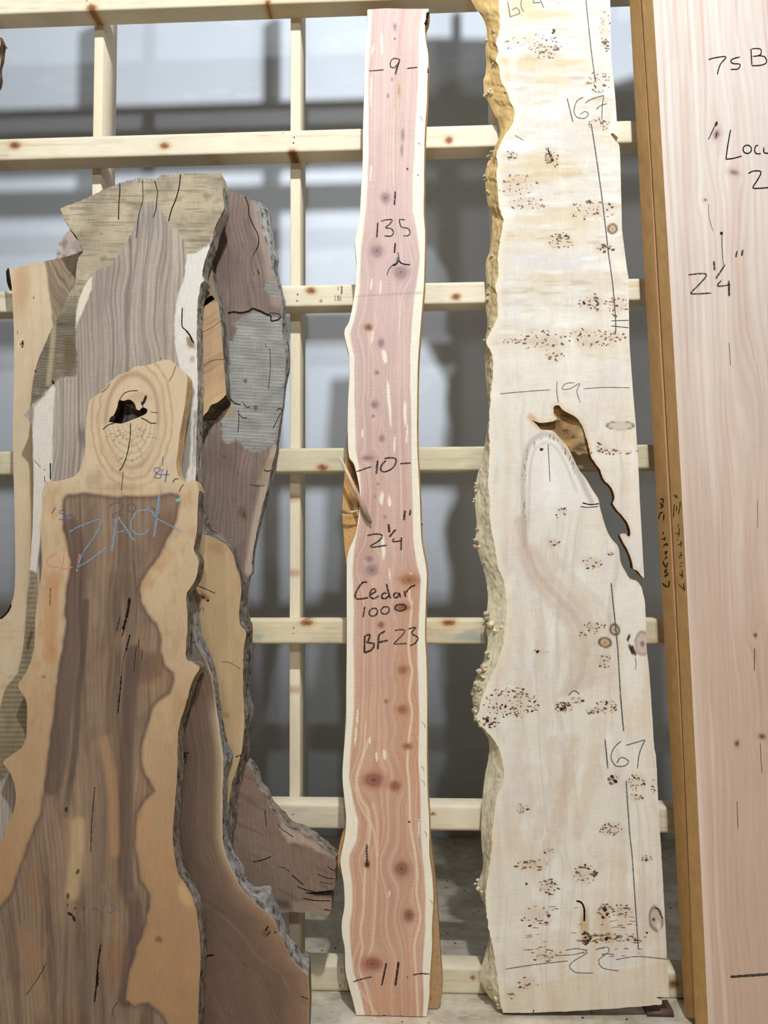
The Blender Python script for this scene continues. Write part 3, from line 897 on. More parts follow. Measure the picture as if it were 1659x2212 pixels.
# the torn splinters on its left edge
def limb(slab, name, pts, radii, cols, h=0.012, flat=0.6, mat=None):
    P = catmull(np.asarray(pts, float)); n = len(P)
    R = np.interp(np.linspace(0, 1, n), np.linspace(0, 1, len(radii)), radii)
    uv = slab.uv(P)
    t = np.gradient(uv, axis=0); nn = np.stack([-t[:, 1], t[:, 0]], 1); nn /= np.hypot(nn[:, 0], nn[:, 1])[:, None] + 1e-12
    m_px = np.linalg.norm(slab.uv(np.array([[800.0, 1000], [801.0, 1000]]))[1] - slab.uv(np.array([[800.0, 1000], [801.0, 1000]]))[0])
    V = []; Cc = []
    K = 8
    for k in range(K):
        a = 2 * math.pi * k / K
        off = nn * (R * m_px * math.cos(a))[:, None]
        V.append(np.column_stack([uv + off, h + R * m_px * flat * math.sin(a) + 0.0008 * fbm(np.arange(n) * 1.0, np.full(n, k * 3.0), 3, 2, 2, 3)]))
        cc = np.array([[np.interp(q, np.linspace(0, 1, len(cols)), [c[i] for c in cols]) for i in range(3)] for q in np.linspace(0, 1, n)])
        Cc.append(cc * (1 + 0.18 * fbm(np.arange(n) * 1.0, np.full(n, k * 3.0), 6, 2, 2, 8))[:, None])
    V = np.vstack(V); Cc = np.vstack(Cc)
    Q = []
    for k in range(K):
        k2 = (k + 1) % K
        for i in range(n - 1): Q.append((k * n + i, k * n + i + 1, k2 * n + i + 1, k2 * n + i))
    return mesh_obj(name, V, Q, mat or M_EDGE, slab.root, lin(Cc), True)


limb(ced, 'splinter', [(734, 988), (740, 1000), (752, 1025), (766, 1055), (779, 1082), (786, 1100), (795, 1118), (803, 1130)], [1, 3.2, 4.2, 4.6, 5, 6, 5, 2], [(226, 206, 176), (222, 196, 164), (200, 168, 140), (186, 150, 128), (128, 112, 86), (118, 112, 90)], 0.014)
limb(ced, 'splinter', [(737, 1103), (748, 1106), (760, 1106), (776, 1102)], [3.2, 4, 3, 1], [(120, 88, 62), (176, 150, 124), (210, 188, 156)], -0.004)

# second cedar slab standing behind it
ced2 = Slab('cedar_slab', 'second cedar slab hidden behind the crayon-marked one, only its tan waney edges showing', 'wood slab', (2.786, 0.012, 0.0), 0.042, -0.1)
ced2.build([
    dict(pts=[(800, 300), (895, 300)], smooth=False, kind='cut'),
    dict(pts=[(895, 300), (893, 700), (893, 1150), (902, 1250), (905, 1500), (912, 1700), (926, 1790), (938, 1880), (945, 1960), (951, 2060), (955, 2125), (953, 2160), (945, 2180)], kind='live', off=2, amp=0.002, col=(176, 142, 104), part='live_edge'),
    dict(pts=[(945, 2180), (768, 2180)], smooth=False, kind='cut', col=(120, 90, 66)),
    dict(pts=[(768, 2180), (760, 2130), (752, 2060), (748, 1990), (744, 1920), (732, 1876), (729, 1852), (737, 1810), (746, 1780), (748, 1700), (744, 1600), (748, 1500), (752, 1300), (748, 1220), (744, 1177), (741, 1134), (739.5, 1105), (741.7, 1061), (746, 1003), (749, 960), (754, 900), (765, 800), (780, 600), (800, 300)], kind='live', off=1, amp=0.002, col=(196, 152, 96), part='live_edge'),
], 6, lambda P: (P.mix(sstep(0, 0.7, fbm(P.X, P.Y, 9, 50, 3, 3)) * 0.5, (164, 114, 62)), P.mix(sstep(0.3, 0.6, fbm(P.X, P.Y, 14, 26, 3, 19)) * P.ell(762, 1040, 40, 70).clip(0, 1) * 0, (90, 60, 36)), P.mix(sstep(840, 860, P.X) * 0.8, (176, 142, 106)), P.mix(sstep(840, 860, P.X) * sstep(0.1, .6, fbm(P.X, P.Y, 7, 14, 3, 23)) * 0.5, (130, 96, 66)), P.mix((1 - sstep(0.5, 1.1, P.ell(766, 1020, 10, 34, -12, 0.5))) * 0.8, (92, 62, 38)), P.mix((1 - sstep(0.5, 1.1, P.ell(768, 1088, 10, 20, -30, 0.6))) * 0.7, (100, 70, 44))), (200, 156, 100), M_EDGE)

# ---------------------------------------------------------------- pale burl slab
BL = [(985, -720), (1000, -480), (1020, -340), (1040, -230), (1060, -120), (1074, -40), (1076, 0), (1078, 19), (1079.6, 46), (1078, 70), (1072, 94), (1076, 113), (1070, 130), (1078, 145), (1082, 174), (1093, 193), (1101, 217), (1110, 236), (1111, 253), (1104, 272), (1087, 297), (1076, 321), (1072, 338), (1075, 357), (1072, 371), (1075, 400), (1079, 449), (1087, 477), (1081, 516), (1075, 564), (1077, 596), (1071, 620), (1075, 655), (1075, 687), (1060, 715), (1050, 739), (1060, 759), (1065.5, 783), (1063.5, 822), (1057.6, 878), (1056, 938), (1058, 977), (1054, 1029), (1058, 1077), (1060, 1132), (1067.5, 1172), (1075, 1220), (1087, 1255), (1094, 1290), (1093, 1338), (1085, 1398), (1065.5, 1450), (1044, 1497), (1036, 1529), (1030, 1553), (1044, 1573), (1063.5, 1593), (1079.5, 1624), (1086, 1656), (1088, 1688), (1075, 1718), (1067, 1764), (1060, 1850), (1052, 1906), (1050, 1950), (1056, 2009), (1067.5, 2057), (1073.5, 2109), (1079.5, 2160), (1087, 2188)]  # top above the view lengthened and flared to shade the wall
BB = [(930, -720), (940, -480), (945, -340), (955, -230), (975, -120), (1000, -40), (1018, 0), (1031, 22), (1041, 36), (1049, 55), (1052, 80), (1049, 108), (1051, 135), (1049, 161), (1044.6, 173), (1047, 205), (1058, 224), (1067.5, 246), (1077, 265), (1079.6, 289), (1068.7, 320), (1059, 337), (1052, 359), (1048, 386), (1053.6, 437), (1063.6, 469), (1059.6, 536), (1049.6, 568), (1051.6, 616), (1047.7, 651), (1053.6, 699), (1047.7, 739), (1047.7, 779), (1051.6, 838), (1055, 886), (1051, 938), (1041.7, 989), (1029.8, 1033), (1025.8, 1077), (1029.8, 1132), (1027.8, 1172), (1041.7, 1220), (1051.6, 1260), (1054, 1300), (1047.7, 1342), (1053.6, 1386), (1043.7, 1430), (1025.8, 1469), (1019, 1497), (1025.8, 1537), (1039.7, 1569), (1055.6, 1600), (1055.6, 1636), (1047.7, 1676), (1041.7, 1735), (1039.7, 1810), (1043.7, 1870), (1031, 1914), (1041.7, 1942), (1055.6, 1985), (1055.6, 2029), (1043.7, 2077), (1037.7, 2112), (1055.6, 2152), (1085, 2178)]
BR_UP = [(1391.5, 1248.7), (1387.5, 1178), (1382.5, 1088), (1378.6, 999), (1373.6, 919.6), (1367.6, 850), (1359.5, 739), (1357.6, 600), (1353.6, 576), (1343.7, 497), (1339.7, 338), (1338, 312), (1331, 306), (1324, 296), (1318, 290), (1322, 286), (1330, 292), (1336, 298), (1333, 270), (1329.8, 218.5), (1326, 179), (1320, 119), (1318, 0), (1308, -120), (1298, -230), (1285, -480), (1270, -720)]
BR_LO = [(1445, 2154), (1441, 2069), (1435, 1958), (1429, 1850), (1423, 1751), (1417, 1632), (1413, 1616), (1407, 1517), (1403, 1457), (1397, 1398), (1395, 1346), (1393, 1299), (1386.5, 1270)]
B_VLO = [(1386.5, 1270), (1376.6, 1255.7), (1360.6, 1249.7), (1350.7, 1233.8), (1340.8, 1214), (1335.8, 1182), (1321, 1164), (1311, 1146), (1302, 1118), (1295, 1092.6), (1293, 1078.7), (1279, 1056.8), (1265, 1033), (1251, 1015), (1239, 991), (1227, 967), (1213.5, 951), (1199.6, 935.5), (1189.6, 929.5), (1169.7, 927.5), (1160, 917.6), (1148, 906.5)]
B_VUP = [(1148, 906.5), (1167.7, 913.6), (1190, 911), (1203.5, 905.6), (1198, 896), (1196.6, 887.7), (1196.6, 877.8), (1207.5, 875.8), (1215.5, 885.7), (1231, 893.7), (1245, 901.7), (1257, 919.6), (1267, 947.4), (1274, 975), (1276, 985), (1287, 1003), (1297, 1017), (1305, 1037), (1319, 1051), (1325, 1063), (1327, 1078.7), (1324, 1088.6), (1335, 1104.5), (1349, 1120), (1358.7, 1138), (1361.6, 1154), (1357.7, 1160), (1350.7, 1153), (1338.8, 1155), (1344.7, 1168), (1352.7, 1182), (1360.6, 1198), (1366.6, 1218), (1368, 1228), (1376.6, 1233), (1386.5, 1245), (1391.5, 1248.7)]


def paint_burl(P):
    X, Y = P.X, P.Y
    P.C = (C3(224, 214, 198)[None, :] - C3(12, 12, 10)[None, :] * (1 - sstep(300, 900, Y))[:, None]) * (1 + 0.03 * fbm(X, Y, 120, 160, 3, 3)[:, None])  # upper end painted darker to offset the strong lamp light there
    # cream mottling, stronger towards the top end
    top = 1 - sstep(200, 900, Y)
    cur = fbm(X + 30 * fbm(X, Y, 90, 60, 2, 8), Y, 120, 34, 3, 14)
    P.mix(sstep(0.0, 0.6, cur) * (0.08 + 0.55 * top), (202, 174, 124))
    P.mix(sstep(0.1, 0.6, -cur) * (0.25 + 0.45 * top), (242, 236, 224))
    # long curving grain
    bend = 26 * np.sin((Y - 1250) / 190.0) * np.exp(-((Y - 1450) / 500.0) ** 2)
    g = X + bend + 14 * fbm(X, Y, 160, 260, 2, 22)
    P.mix(rings(g + 8 * fbm(X, Y, 70, 200, 2, 26), 46, 3) * (0.03 + 0.22 * sstep(0.0, 0.6, fbm(X, Y, 90, 200, 2, 126))) * sstep(800, 1200, Y), (192, 162, 136))
    wg = g + 24 * fbm(X, Y, 90, 160, 3, 27)
    P.mix(sstep(0.25, 0.6, fbm(wg, Y, 12, 300, 3, 127)) * 0.30 * sstep(700, 1000, Y), (180, 160, 146))
    P.mix(sstep(0.2, 0.6, fbm(wg, Y, 30, 90, 3, 129)) * 0.35, (240, 236, 230))
    P.mix(sstep(0.25, 0.6, fbm(X, Y, 26, 34, 3, 131)) * 0.25, (200, 184, 168))
    P.mix(sstep(0.1, 0.6, fbm(X, Y, 70, 110, 3, 91)) * 0.30, (208, 200, 204))
    P.mix(sstep(0.15, 0.6, fbm(X, Y, 60, 130, 3, 95)) * 0.35 * sstep(700, 1100, Y), (212, 184, 156))
    gl = fbm(g, Y, 16, 700, 3, 31)
    low = sstep(850, 1300, Y)
    P.mix(sstep(0.1, 0.7, gl) * (0.12 + 0.30 * low), (206, 176, 146))
    P.mix(sstep(0.25, 0.8, fbm(g, Y, 7, 500, 2, 37)) * (0.08 + 0.2 * low), (188, 168, 156))
    P.mix(sstep(0.15, 0.8, -gl) * 0.25, (238, 230, 218))
    P.mix(sstep(1650, 2150, Y) * sstep(0, 0.6, fbm(X, Y, 130, 140, 3, 61)) * 0.4, (206, 178, 152))
    flow = [(1130, 1120), (1138, 1190), (1160, 1245), (1200, 1292), (1240, 1340), (1258, 1400), (1252, 1450), (1236, 1492)]
    for k, (ox, w, a, c) in enumerate([(-22, 5, .30, (186, 168, 158)), (-8, 8, .36, (192, 160, 138)), (6, 4, .42, (172, 150, 140)), (18, 9, .34, (200, 168, 142)), (34, 5, .32, (180, 160, 150)), (52, 10, .26, (204, 176, 152)), (76, 6, .24, (188, 168, 154))]):
        P.mix(P.line([(x + ox * (0.5 + 0.6 * i / 7.0), y - ox * 0.35) for i, (x, y) in enumerate(flow)], w, 9, 5) * a, c)
    for pts, w, a, c in [([(1235, 1600), (1222, 1690), (1200, 1790), (1180, 1850)], 16, .32, (196, 164, 138)), ([(1200, 1600), (1190, 1700), (1160, 1800)], 8, .28, (190, 166, 148)), ([(1290, 1560), (1285, 1640), (1262, 1740), (1250, 1800)], 14, .28, (204, 176, 150)), ([(1120, 1600), (1118, 1700), (1110, 1800)], 10, .24, (208, 182, 154)), ([(1340, 1800), (1335, 1900), (1328, 1960)], 18, .24, (204, 176, 150)), ([(1130, 1180), (1120, 1300), (1126, 1400)], 12, .22, (206, 186, 168)), ([(1160, 1300), (1168, 1400), (1150, 1470)], 10, .24, (196, 176, 164)), ([(1150, 600), (1250, 590), (1330, 610)], 14, .25, (206, 186, 156)), ([(1120, 560), (1200, 580), (1260, 560)], 10, .25, (196, 190, 196))]:
        P.mix(P.line(pts, w, 14, 8) * a, c)
    # wispy curl
    w = fbm(X * 0.5 + Y * 0.2, Y, 30, 8, 3, 44)
    P.mix(sstep(0.25, 0.7, w) * (1 - sstep(620, 900, Y)) * 0.60, (182, 164, 138))
    P.mix(sstep(0.25, 0.7, -w) * (1 - sstep(620, 900, Y)) * 0.45, (248, 244, 236))
    P.mix((1 - sstep(0.2, 1.1, P.ell(1200, 300, 70, 26, 8, 0.5))) * 0.35, (196, 190, 190))
    P.mix((1 - sstep(0.2, 1.1, P.ell(1230, 560, 120, 26, 4, 0.5))) * 0.3, (206, 204, 210))
    # buried limb: pale cathedral with cracked rim
    lim = [(1168, 928), (1199, 935), (1227, 967), (1251, 1015), (1279, 1057), (1293, 1079), (1295, 1093), (1270, 1092), (1230, 1100), (1190, 1130), (1165, 1180), (1140, 1180), (1128, 1100), (1127, 1020), (1138, 965)]
    P.mix(P.poly(lim, 10) * 0.6, (230, 222, 212))
    rim = [(1134, 1180), (1131, 1090), (1130, 1020), (1140, 968), (1158, 945), (1182, 938), (1205, 948), (1226, 978), (1244, 1010), (1262, 1050), (1278, 1085)]
    P.mix(P.line(rim, 5, 6) * 0.6, (176, 160, 146))
    rim2 = [(1142, 1140), (1143, 1050), (1150, 985), (1166, 962), (1184, 957), (1205, 972), (1225, 1010), (1245, 1060)]
    P.mix(P.line(rim2, 2, 4) * 0.45, (184, 174, 166))
    P.mix((1 - sstep(0.2, 1.0, P.ell(1190, 1040, 26, 60, -8, 0.4))) * 0.4, (238, 234, 230))
    # reddish halo at the pocket
    P.mix(P.line([(1146, 900), (1160, 915), (1172, 924)], 4, 10) * 0.6, (198, 142, 96))
    P.mix(P.line(B_VUP[2:16], 1, 10) * 0.4, (206, 160, 112))
    P.mix(P.line(B_VUP[16:], 1, 8) * 0.35, (206, 168, 128))
    P.mix(P.line(B_VLO[:18], 1, 6) * 0.4, (216, 184, 146))
    # inset knot and plugs
    d = P.ell(1340, 919, 29, 9, 0, 0.05)
    P.mix((1 - sstep(0.92, 1.05, d)), (204, 186, 170)); P.mix(np.exp(-((d - 1) / 0.10) ** 2) * 0.8, (90, 76, 74))
    for (cx, cy, rx, ry, an) in [(1307, 1388, 12, 9, 10), (1328, 1360, 9, 11, -20), (1186, 340, 6, 9, -30), (1323, 494, 9, 9, 0)]:
        d = P.ell(cx, cy, rx, ry, an, 0.1)
        P.mix((1 - sstep(0.95, 1.2, d)), (196, 166, 132)); P.mix(np.exp(-((d - 1.05) / 0.2) ** 2) * 0.95, (58, 40, 30)); P.mix((1 - sstep(0.1, 0.35, d)) * 0.7, (96, 70, 52))
    d = P.ell(1388, 1390, 15, 24, 0, 0.15)
    P.mix((1 - sstep(0.9, 1.1, d)), (196, 174, 160)); P.mix(np.exp(-((d - 1.0) / 0.12) ** 2) * 0.5, (96, 78, 70)); P.mix((1 - sstep(0.1, 0.4, d)) * 0.7, (96, 80, 74))
    P.mix((1 - sstep(0.6, 1.1, P.ell(1366, 1404, 6, 16, -28, 0.35))), (48, 36, 28))
    P.mix((1 - sstep(0.6, 1.1, P.ell(1358, 1378, 3, 10, 20, 0.35))), (58, 42, 32))
    d = P.ell(1417, 1986, 15, 27, -10, 0.15)
    P.mix((1 - sstep(0.9, 1.15, d)) * 0.8, (186, 168, 146)); P.mix(np.exp(-((d - 0.95) / 0.14) ** 2) * 0.6, (84, 62, 48)); P.mix((1 - sstep(0.5, 1.0, P.ell(1412, 1986, 5, 4))), (52, 40, 34)); P.mix((1 - sstep(0.5, 1.1, P.ell(1424, 2005, 6, 16, -8, 0.3))) * 0.7, (238, 228, 210))
    # brown rot streaks near the foot
    P.mix((1 - sstep(0.3, 1.1, P.ell(1263, 1990, 12, 50, 0, 0.4))) * 0.55, (180, 138, 92))
    P.mix((1 - sstep(0.3, 1.1, P.ell(1310, 2005, 22, 50, 0, 0.5))) * 0.4, (190, 150, 108))
    for (cx, cy, rx, ry, n) in BCL:
        P.mix((1 - sstep(0.2, 1.15, P.ell(cx, cy, rx * 1.1, ry * 1.2, 0, 0.35))) * 0.32, (190, 160, 128))
    P.mix(sstep(2105, 2112, Y + (X - 1250) * 0.16) * 0.35, (214, 188, 156))
    edge = np.minimum(P.line(BL, 6, 14), 1)
    P.mix(edge * 0.5, (236, 222, 192))
    P.D = X * 0.0


BCL = [(1150, 92, 68, 22, 46), (1182, 112, 30, 18, 34), (1305, 58, 13, 34, 20), (1308, 98, 11, 14, 20), (1290, 178, 30, 24, 46), (1296, 268, 28, 14, 26), (1193, 345, 16, 18, 26), (1104, 336, 14, 10, 14), (1120, 400, 45, 26, 34), (1140, 440, 42, 13, 24), (1280, 455, 50, 22, 44), (1212, 520, 30, 18, 46), (1305, 536, 20, 12, 16), (1285, 655, 38, 20, 40), (1334, 660, 22, 24, 34), (1168, 735, 58, 22, 52), (1285, 728, 66, 22, 64), (1108, 736, 22, 6, 10), (1200, 770, 22, 12, 18), (1325, 976, 55, 6, 26), (1300, 965, 20, 10, 12), (1195, 1175, 16, 9, 9), (1275, 1216, 26, 14, 15), (1320, 1195, 8, 4, 4), (1214, 1104, 12, 9, 5), (1284, 1356, 24, 14, 26), (1258, 1370, 7, 7, 8), (1306, 1428, 16, 16, 22), (1165, 1408, 22, 5, 8), (1105, 1518, 62, 34, 120), (1218, 1528, 19, 12, 40), (1246, 1512, 18, 8, 10), (1308, 1528, 24, 18, 34), (1280, 1536, 16, 8, 14), (1326, 1684, 14, 13, 26), (1378, 1690, 22, 20, 24), (1372, 1722, 18, 8, 14), (1411, 1700, 4, 16, 8), (1128, 1745, 14, 12, 20), (1318, 1790, 26, 14, 44), (1185, 1838, 14, 6, 6), (1150, 1868, 40, 12, 24), (1186, 1915, 24, 18, 44), (1262, 1888, 26, 22, 34), (1396, 1856, 14, 8, 8), (1308, 1968, 18, 16, 34), (1345, 1970, 22, 18, 22), (1160, 1980, 36, 22, 20), (1266, 2028, 10, 14, 26), (1315, 2028, 36, 12, 34), (1370, 2030, 16, 10, 14), (1180, 2065, 46, 12, 16), (1140, 2125, 26, 14, 10), (1055, 1560, 24, 12, 26), (1100, 2150, 14, 8, 4)]

burl = Slab('burl_slab', 'broad pale burl slab with clusters of dark eyes, pencilled 167, and a long open rift', 'wood slab', (2.757, 0.011, 0.0), 0.052, 0.6)
burl.build([
    dict(pts=[(985, -720), (1270, -720)], smooth=False, kind='cut', part='sawn_end'),
    dict(pts=BR_UP[::-1], smooth=False, kind='cut', off=0, col=(224, 200, 160), part='sawn_edge'),
    dict(pts=B_VUP[::-1], kind='dark', amp=0.003, off=-3, col=(118, 84, 50), part='rift_wall', label='brown decayed wall of the rift', jit=1.2, js=7),
    dict(pts=B_VLO[::-1], kind='live', amp=0.001, off=2, col=(150, 112, 72), part='rift_wall'),
    dict(pts=BR_LO[::-1], smooth=False, kind='cut', off=0, col=(224, 200, 160), part='sawn_edge', jit=0.7, js=9),
    dict(pts=[(1445, 2154), (1415, 2154), (1431, 2160), (1429, 2170), (1338, 2178), (1238, 2184), (1151, 2188), (1087, 2188)], smooth=False, kind='cut', col=(150, 124, 92), part='sawn_end', jit=1.0),
    dict(pts=BL[::-1], back=BB[::-1], kind='burl', amp=0.0042, K=12, prof=1.0, step=3.5, jit=2.2, js=7, part='live_edge', label='lumpy golden live edge'),
], 3.0, paint_burl, (226, 212, 192), M_FACE)
# golden nubs along the live edge
def nub(slab, px, py, r, depth, col):
    uv = slab.uv(np.array([[px, py]]), depth)[0]
    m_ = r * depth_scale
    V = [];
    for a in range(5):
        th = math.pi * a / 4
        for b in range(7):
            ph = 2 * math.pi * b / 7
            rr = m_ * RNG.uniform(0.45, 1.35)
            V.append((uv[0] + rr * math.sin(th) * math.cos(ph), uv[1] + rr * 0.9 * math.sin(th) * math.sin(ph), -depth + rr * 0.8 * math.cos(th)))
    Q = []
    for a in range(4):
        for b in range(7):
            Q.append((a * 7 + b, (a + 1) * 7 + b, (a + 1) * 7 + (b + 1) % 7, a * 7 + (b + 1) % 7))
    return V, Q, col


depth_scale = 2.8 / 1620
V = []; Q = []; CC = []
for (x, y, r, dp) in [(1070, 64, 4, .02), (1053, 85, 4, .05), (1068, 135, 4, .02), (1049, 178, 5, .05), (1060, 200, 5, .035), (1050, 205, 4, .05), (1066, 330, 4, .03), (1057, 345, 4, .045), (1053, 365, 4, .05), (1066, 378, 5, .025), (1050, 385, 5, .05), (1056, 420, 4, .04), (1084, 520, 4.5, .01), (1064, 555, 5, .03), (1060, 610, 4, .04), (1056, 640, 5, .04), (1070, 700, 5, .012), (1062, 712, 4, .02), (1052, 740, 4, .02), (1042, 1015, 5, .04), (1030, 1045, 4, .05), (1030, 1060, 5, .045), (1026, 1085, 4, .05), (1032, 1150, 6, .045), (1034, 1165, 6, .04), (1031, 1180, 5, .045), (1046, 1215, 4, .04), (1052, 1330, 6, .035), (1058, 1345, 7, .03), (1068, 1356, 6, .025), (1050, 1352, 4, .045), (1085, 1350, 4, .01), (1055, 1412, 6, .03), (1045, 1440, 7, .03), (1036, 1455, 7, .03), (1048, 1462, 7, .02), (1030, 1480, 8, .03), (1038, 1492, 7, .018), (1024, 1500, 6, .045), (1032, 1515, 7, .03), (1028, 1535, 7, .03), (1040, 1560, 7, .02), (1034, 1552, 6, .03), (1082, 1700, 4, .012), (1076, 1718, 5, .014), (1068, 1740, 4, .02), (1034, 1914, 5, .045), (1044, 1925, 4, .03), (1028, 1908, 3, .05), (1062, 2130, 5, .03), (1074, 2160, 5, .02), (1080, 2175, 6, .015)]:
    for _ in range(3):
        v, q, c = nub(burl, x + RNG.uniform(-5, 5), y + RNG.uniform(-7, 7), r * RNG.uniform(0.5, 1.25), dp, None)
        k = sum(len(z) for z in V)
        V.append(v); Q += [tuple(i + k for i in f) for f in q]
        CC.append(np.tile(C3(224, 208, 174) * RNG.uniform(0.72, 1.06), (len(v), 1)))
tag(mesh_obj('burl_nubs', np.vstack(V), np.array(Q), M_EDGE, burl.root, lin(np.vstack(CC)), False), kind='stuff')

items = []; cols = []
for (cx, cy, rx, ry, n) in BCL:
    for _ in range(n):
        r = math.sqrt(RNG.random()); a = RNG.uniform(0, 6.283)
        s = RNG.choice([0.8, 1.0, 1.2, 1.4, 1.8, 2.4])
        low = cy > 1850
        items.append((cx + rx * r * math.cos(a), cy + ry * r * math.sin(a), s * RNG.uniform(1.0, 2.0 if not low else 2.8), s * RNG.uniform(0.6, 1.1), RNG.uniform(-50, 50) if not low else RNG.uniform(-15, 15)))
        k = RNG.random()
        cols.append((70 + 90 * k, 48 + 74 * k, 34 + 62 * k))
for (cx, cy, r) in [(1197, 66, 5.5), (1194, 72, 4), (1189, 338, 4), (1192, 347, 5), (1092, 1526, 5), (1085, 1523, 4), (1213, 1532, 5), (1220, 1528, 4), (1205, 1526, 3.5), (1260, 1513, 3.5), (1322, 1678, 5.5), (1330, 1688, 4.5), (1395, 1858, 3.6), (1137, 1909, 3.6), (1265, 1868, 4), (1307, 1965, 6), (1312, 1975, 5), (1303, 1981, 5), (1265, 2025, 5), (1262, 2015, 4), (1270, 2032, 4.5), (1310, 2027, 6), (1398, 2015, 4), (1391, 1694, 4), (1369, 1679, 4), (1054, 1557, 5), (1046, 1552, 4), (1062, 1564, 4), (1170, 971, 5), (1160, 1408, 4.5), (1262, 655, 5), (1213, 1099, 2.6), (1222, 1097, 2.6), (1202, 1112, 2.6), (1204, 1118, 2)]:
    for _ in range(3):
        items.append((cx + RNG.uniform(-.35, .35) * r, cy + RNG.uniform(-.35, .35) * r, r * RNG.uniform(0.45, .8), r * RNG.uniform(0.3, .6), RNG.uniform(-60, 60))); cols.append((66, 44, 30))
for _ in range(90):   # horizontal rot dashes above the foot
    q = RNG.random()
    items.append((RNG.choice([1160, 1180, 1262, 1300, 1318, 1345, 1372]) + RNG.uniform(-24, 24), RNG.choice([1962, 1985, 2000, 2020, 2034, 2048, 2062]) + RNG.uniform(-5, 5), RNG.uniform(3, 9), RNG.uniform(0.5, 1.1), RNG.uniform(-6, 6))); cols.append((112 + 50 * q, 78 + 46 * q, 52 + 40 * q))
for _ in range(46):   # radial cracks round the buried limb read as dashes
    q = RNG.random()
    i = q * 8; a = rim_p = [(1134, 1150), (1131, 1090), (1132, 1020), (1142, 970), (1160, 948), (1183, 942), (1205, 952), (1226, 982), (1246, 1022)]
    k = int(i); f = i - k
    x = a[k][0] * (1 - f) + a[k + 1][0] * f; y = a[k][1] * (1 - f) + a[k + 1][1] * f
    items.append((x + RNG.uniform(-4, 4), y + RNG.uniform(-4, 4), 0.6, RNG.uniform(2.5, 6), RNG.uniform(-12, 25))); cols.append((116, 102, 94))
burl.dots(items, M_SMOOTH, 'burl_eyes', cols=cols, label='dark burl eyes')
burl.marks([([(1245, 1946), (1256, 1950), (1262, 1964), (1262, 1990)], 4.0), ([(1228, 1502), (1240, 1492), (1252, 1500)], 1.6), ([(1262, 2012), (1272, 2018), (1277, 2028), (1268, 2032)], 2.4), ([(1258, 1086), (1275, 1090), (1294, 1088)], 2.6), ([(1254, 1094), (1270, 1096), (1292, 1094)], 1.8), ([(1178, 320), (1184, 326), (1188, 336)], 1.6), ([(1184, 318), (1186, 328), (1190, 338)], 1.6), ([(1184, 960), (1186, 1000), (1188, 1040)], 1.4), ([(1320, 693), (1358, 692)], 1.6), ([(1320, 704), (1358, 708)], 1.6), ([(1372, 1420), (1374, 1432), (1373, 1448)], 1.2), ([(1112, 292), (1122, 298), (1131, 303)], 1.0), ([(1414, 1962), (1422, 1964), (1428, 1978), (1432, 1984)], 2.2), ([(1151, 2188), (1154, 2180)], 2), ([(1262, 2056), (1240, 2062), (1200, 2064)], 1.2)], M_CRACK, 'crack', 1.6, lift=0.0003)
# decayed pocket behind the head of the rift
pk = [(1150, 900), (1190, 905), (1194, 870), (1212, 868), (1236, 890), (1252, 905), (1264, 930), (1274, 965), (1280, 984), (1262, 978), (1250, 984), (1240, 974), (1226, 976), (1205, 950), (1180, 935), (1158, 925)]
pp = np.array(resample(catmull(np.array(pk + pk[:1], float)), 60)[:-1])
gx, gy = np.meshgrid(np.arange(1145, 1285, 4.0), np.arange(865, 990, 4.0)); gx = gx.ravel(); gy = gy.ravel()
ok = inside(gx, gy, pp)
ok[ok] = polydist(gx[ok], gy[ok], pp, True) > 3
al = np.vstack([pp, np.stack([gx[ok], gy[ok]], 1)])
rs = delaunay_2d_cdt([Vector(map(float, p)) for p in al], [(i, (i + 1) % len(pp)) for i in range(len(pp))], [], 1, 1e-4)
Vp = np.array([(v.x, v.y) for v in rs[0]]); Tp = np.array(rs[2]); cc = Vp[Tp].mean(1); Tp = Tp[inside(cc[:, 0], cc[:, 1], pp)]
uvp = burl.uv(Vp, 0.02)
dep = -0.020 - 0.010 * sstep(0, 22, polydist(Vp[:, 0], Vp[:, 1], pp, True)) + 0.006 * fbm(Vp[:, 0], Vp[:, 1], 16, 14, 3, 12) + 0.014 * sstep(20, 0, np.hypot((Vp[:, 0] - 1255) / 1.2, (Vp[:, 1] - 925) / 3))
pc = C3(150, 116, 74)[None, :] * (1 + 0.35 * fbm(Vp[:, 0], Vp[:, 1], 24, 20, 3, 2)[:, None])
mk = sstep(0.15, 0.55, fbm(Vp[:, 0], Vp[:, 1], 18, 10, 2, 29))[:, None] * 0.7
pc = pc * (1 - mk) + C3(60, 42, 28) * mk
mk = sstep(1225, 1262, Vp[:, 0])[:, None] * 0.55 * (1 - sstep(940, 975, Vp[:, 1]))[:, None]
pc = pc * (1 - mk) + C3(208, 190, 142) * mk
o = mesh_obj('rot_pocket', np.column_stack([uvp, dep]), Tp[:, ::-1], M_EDGE, burl.root, lin(pc), True)
o['label'] = 'crumbly brown rot pocket'
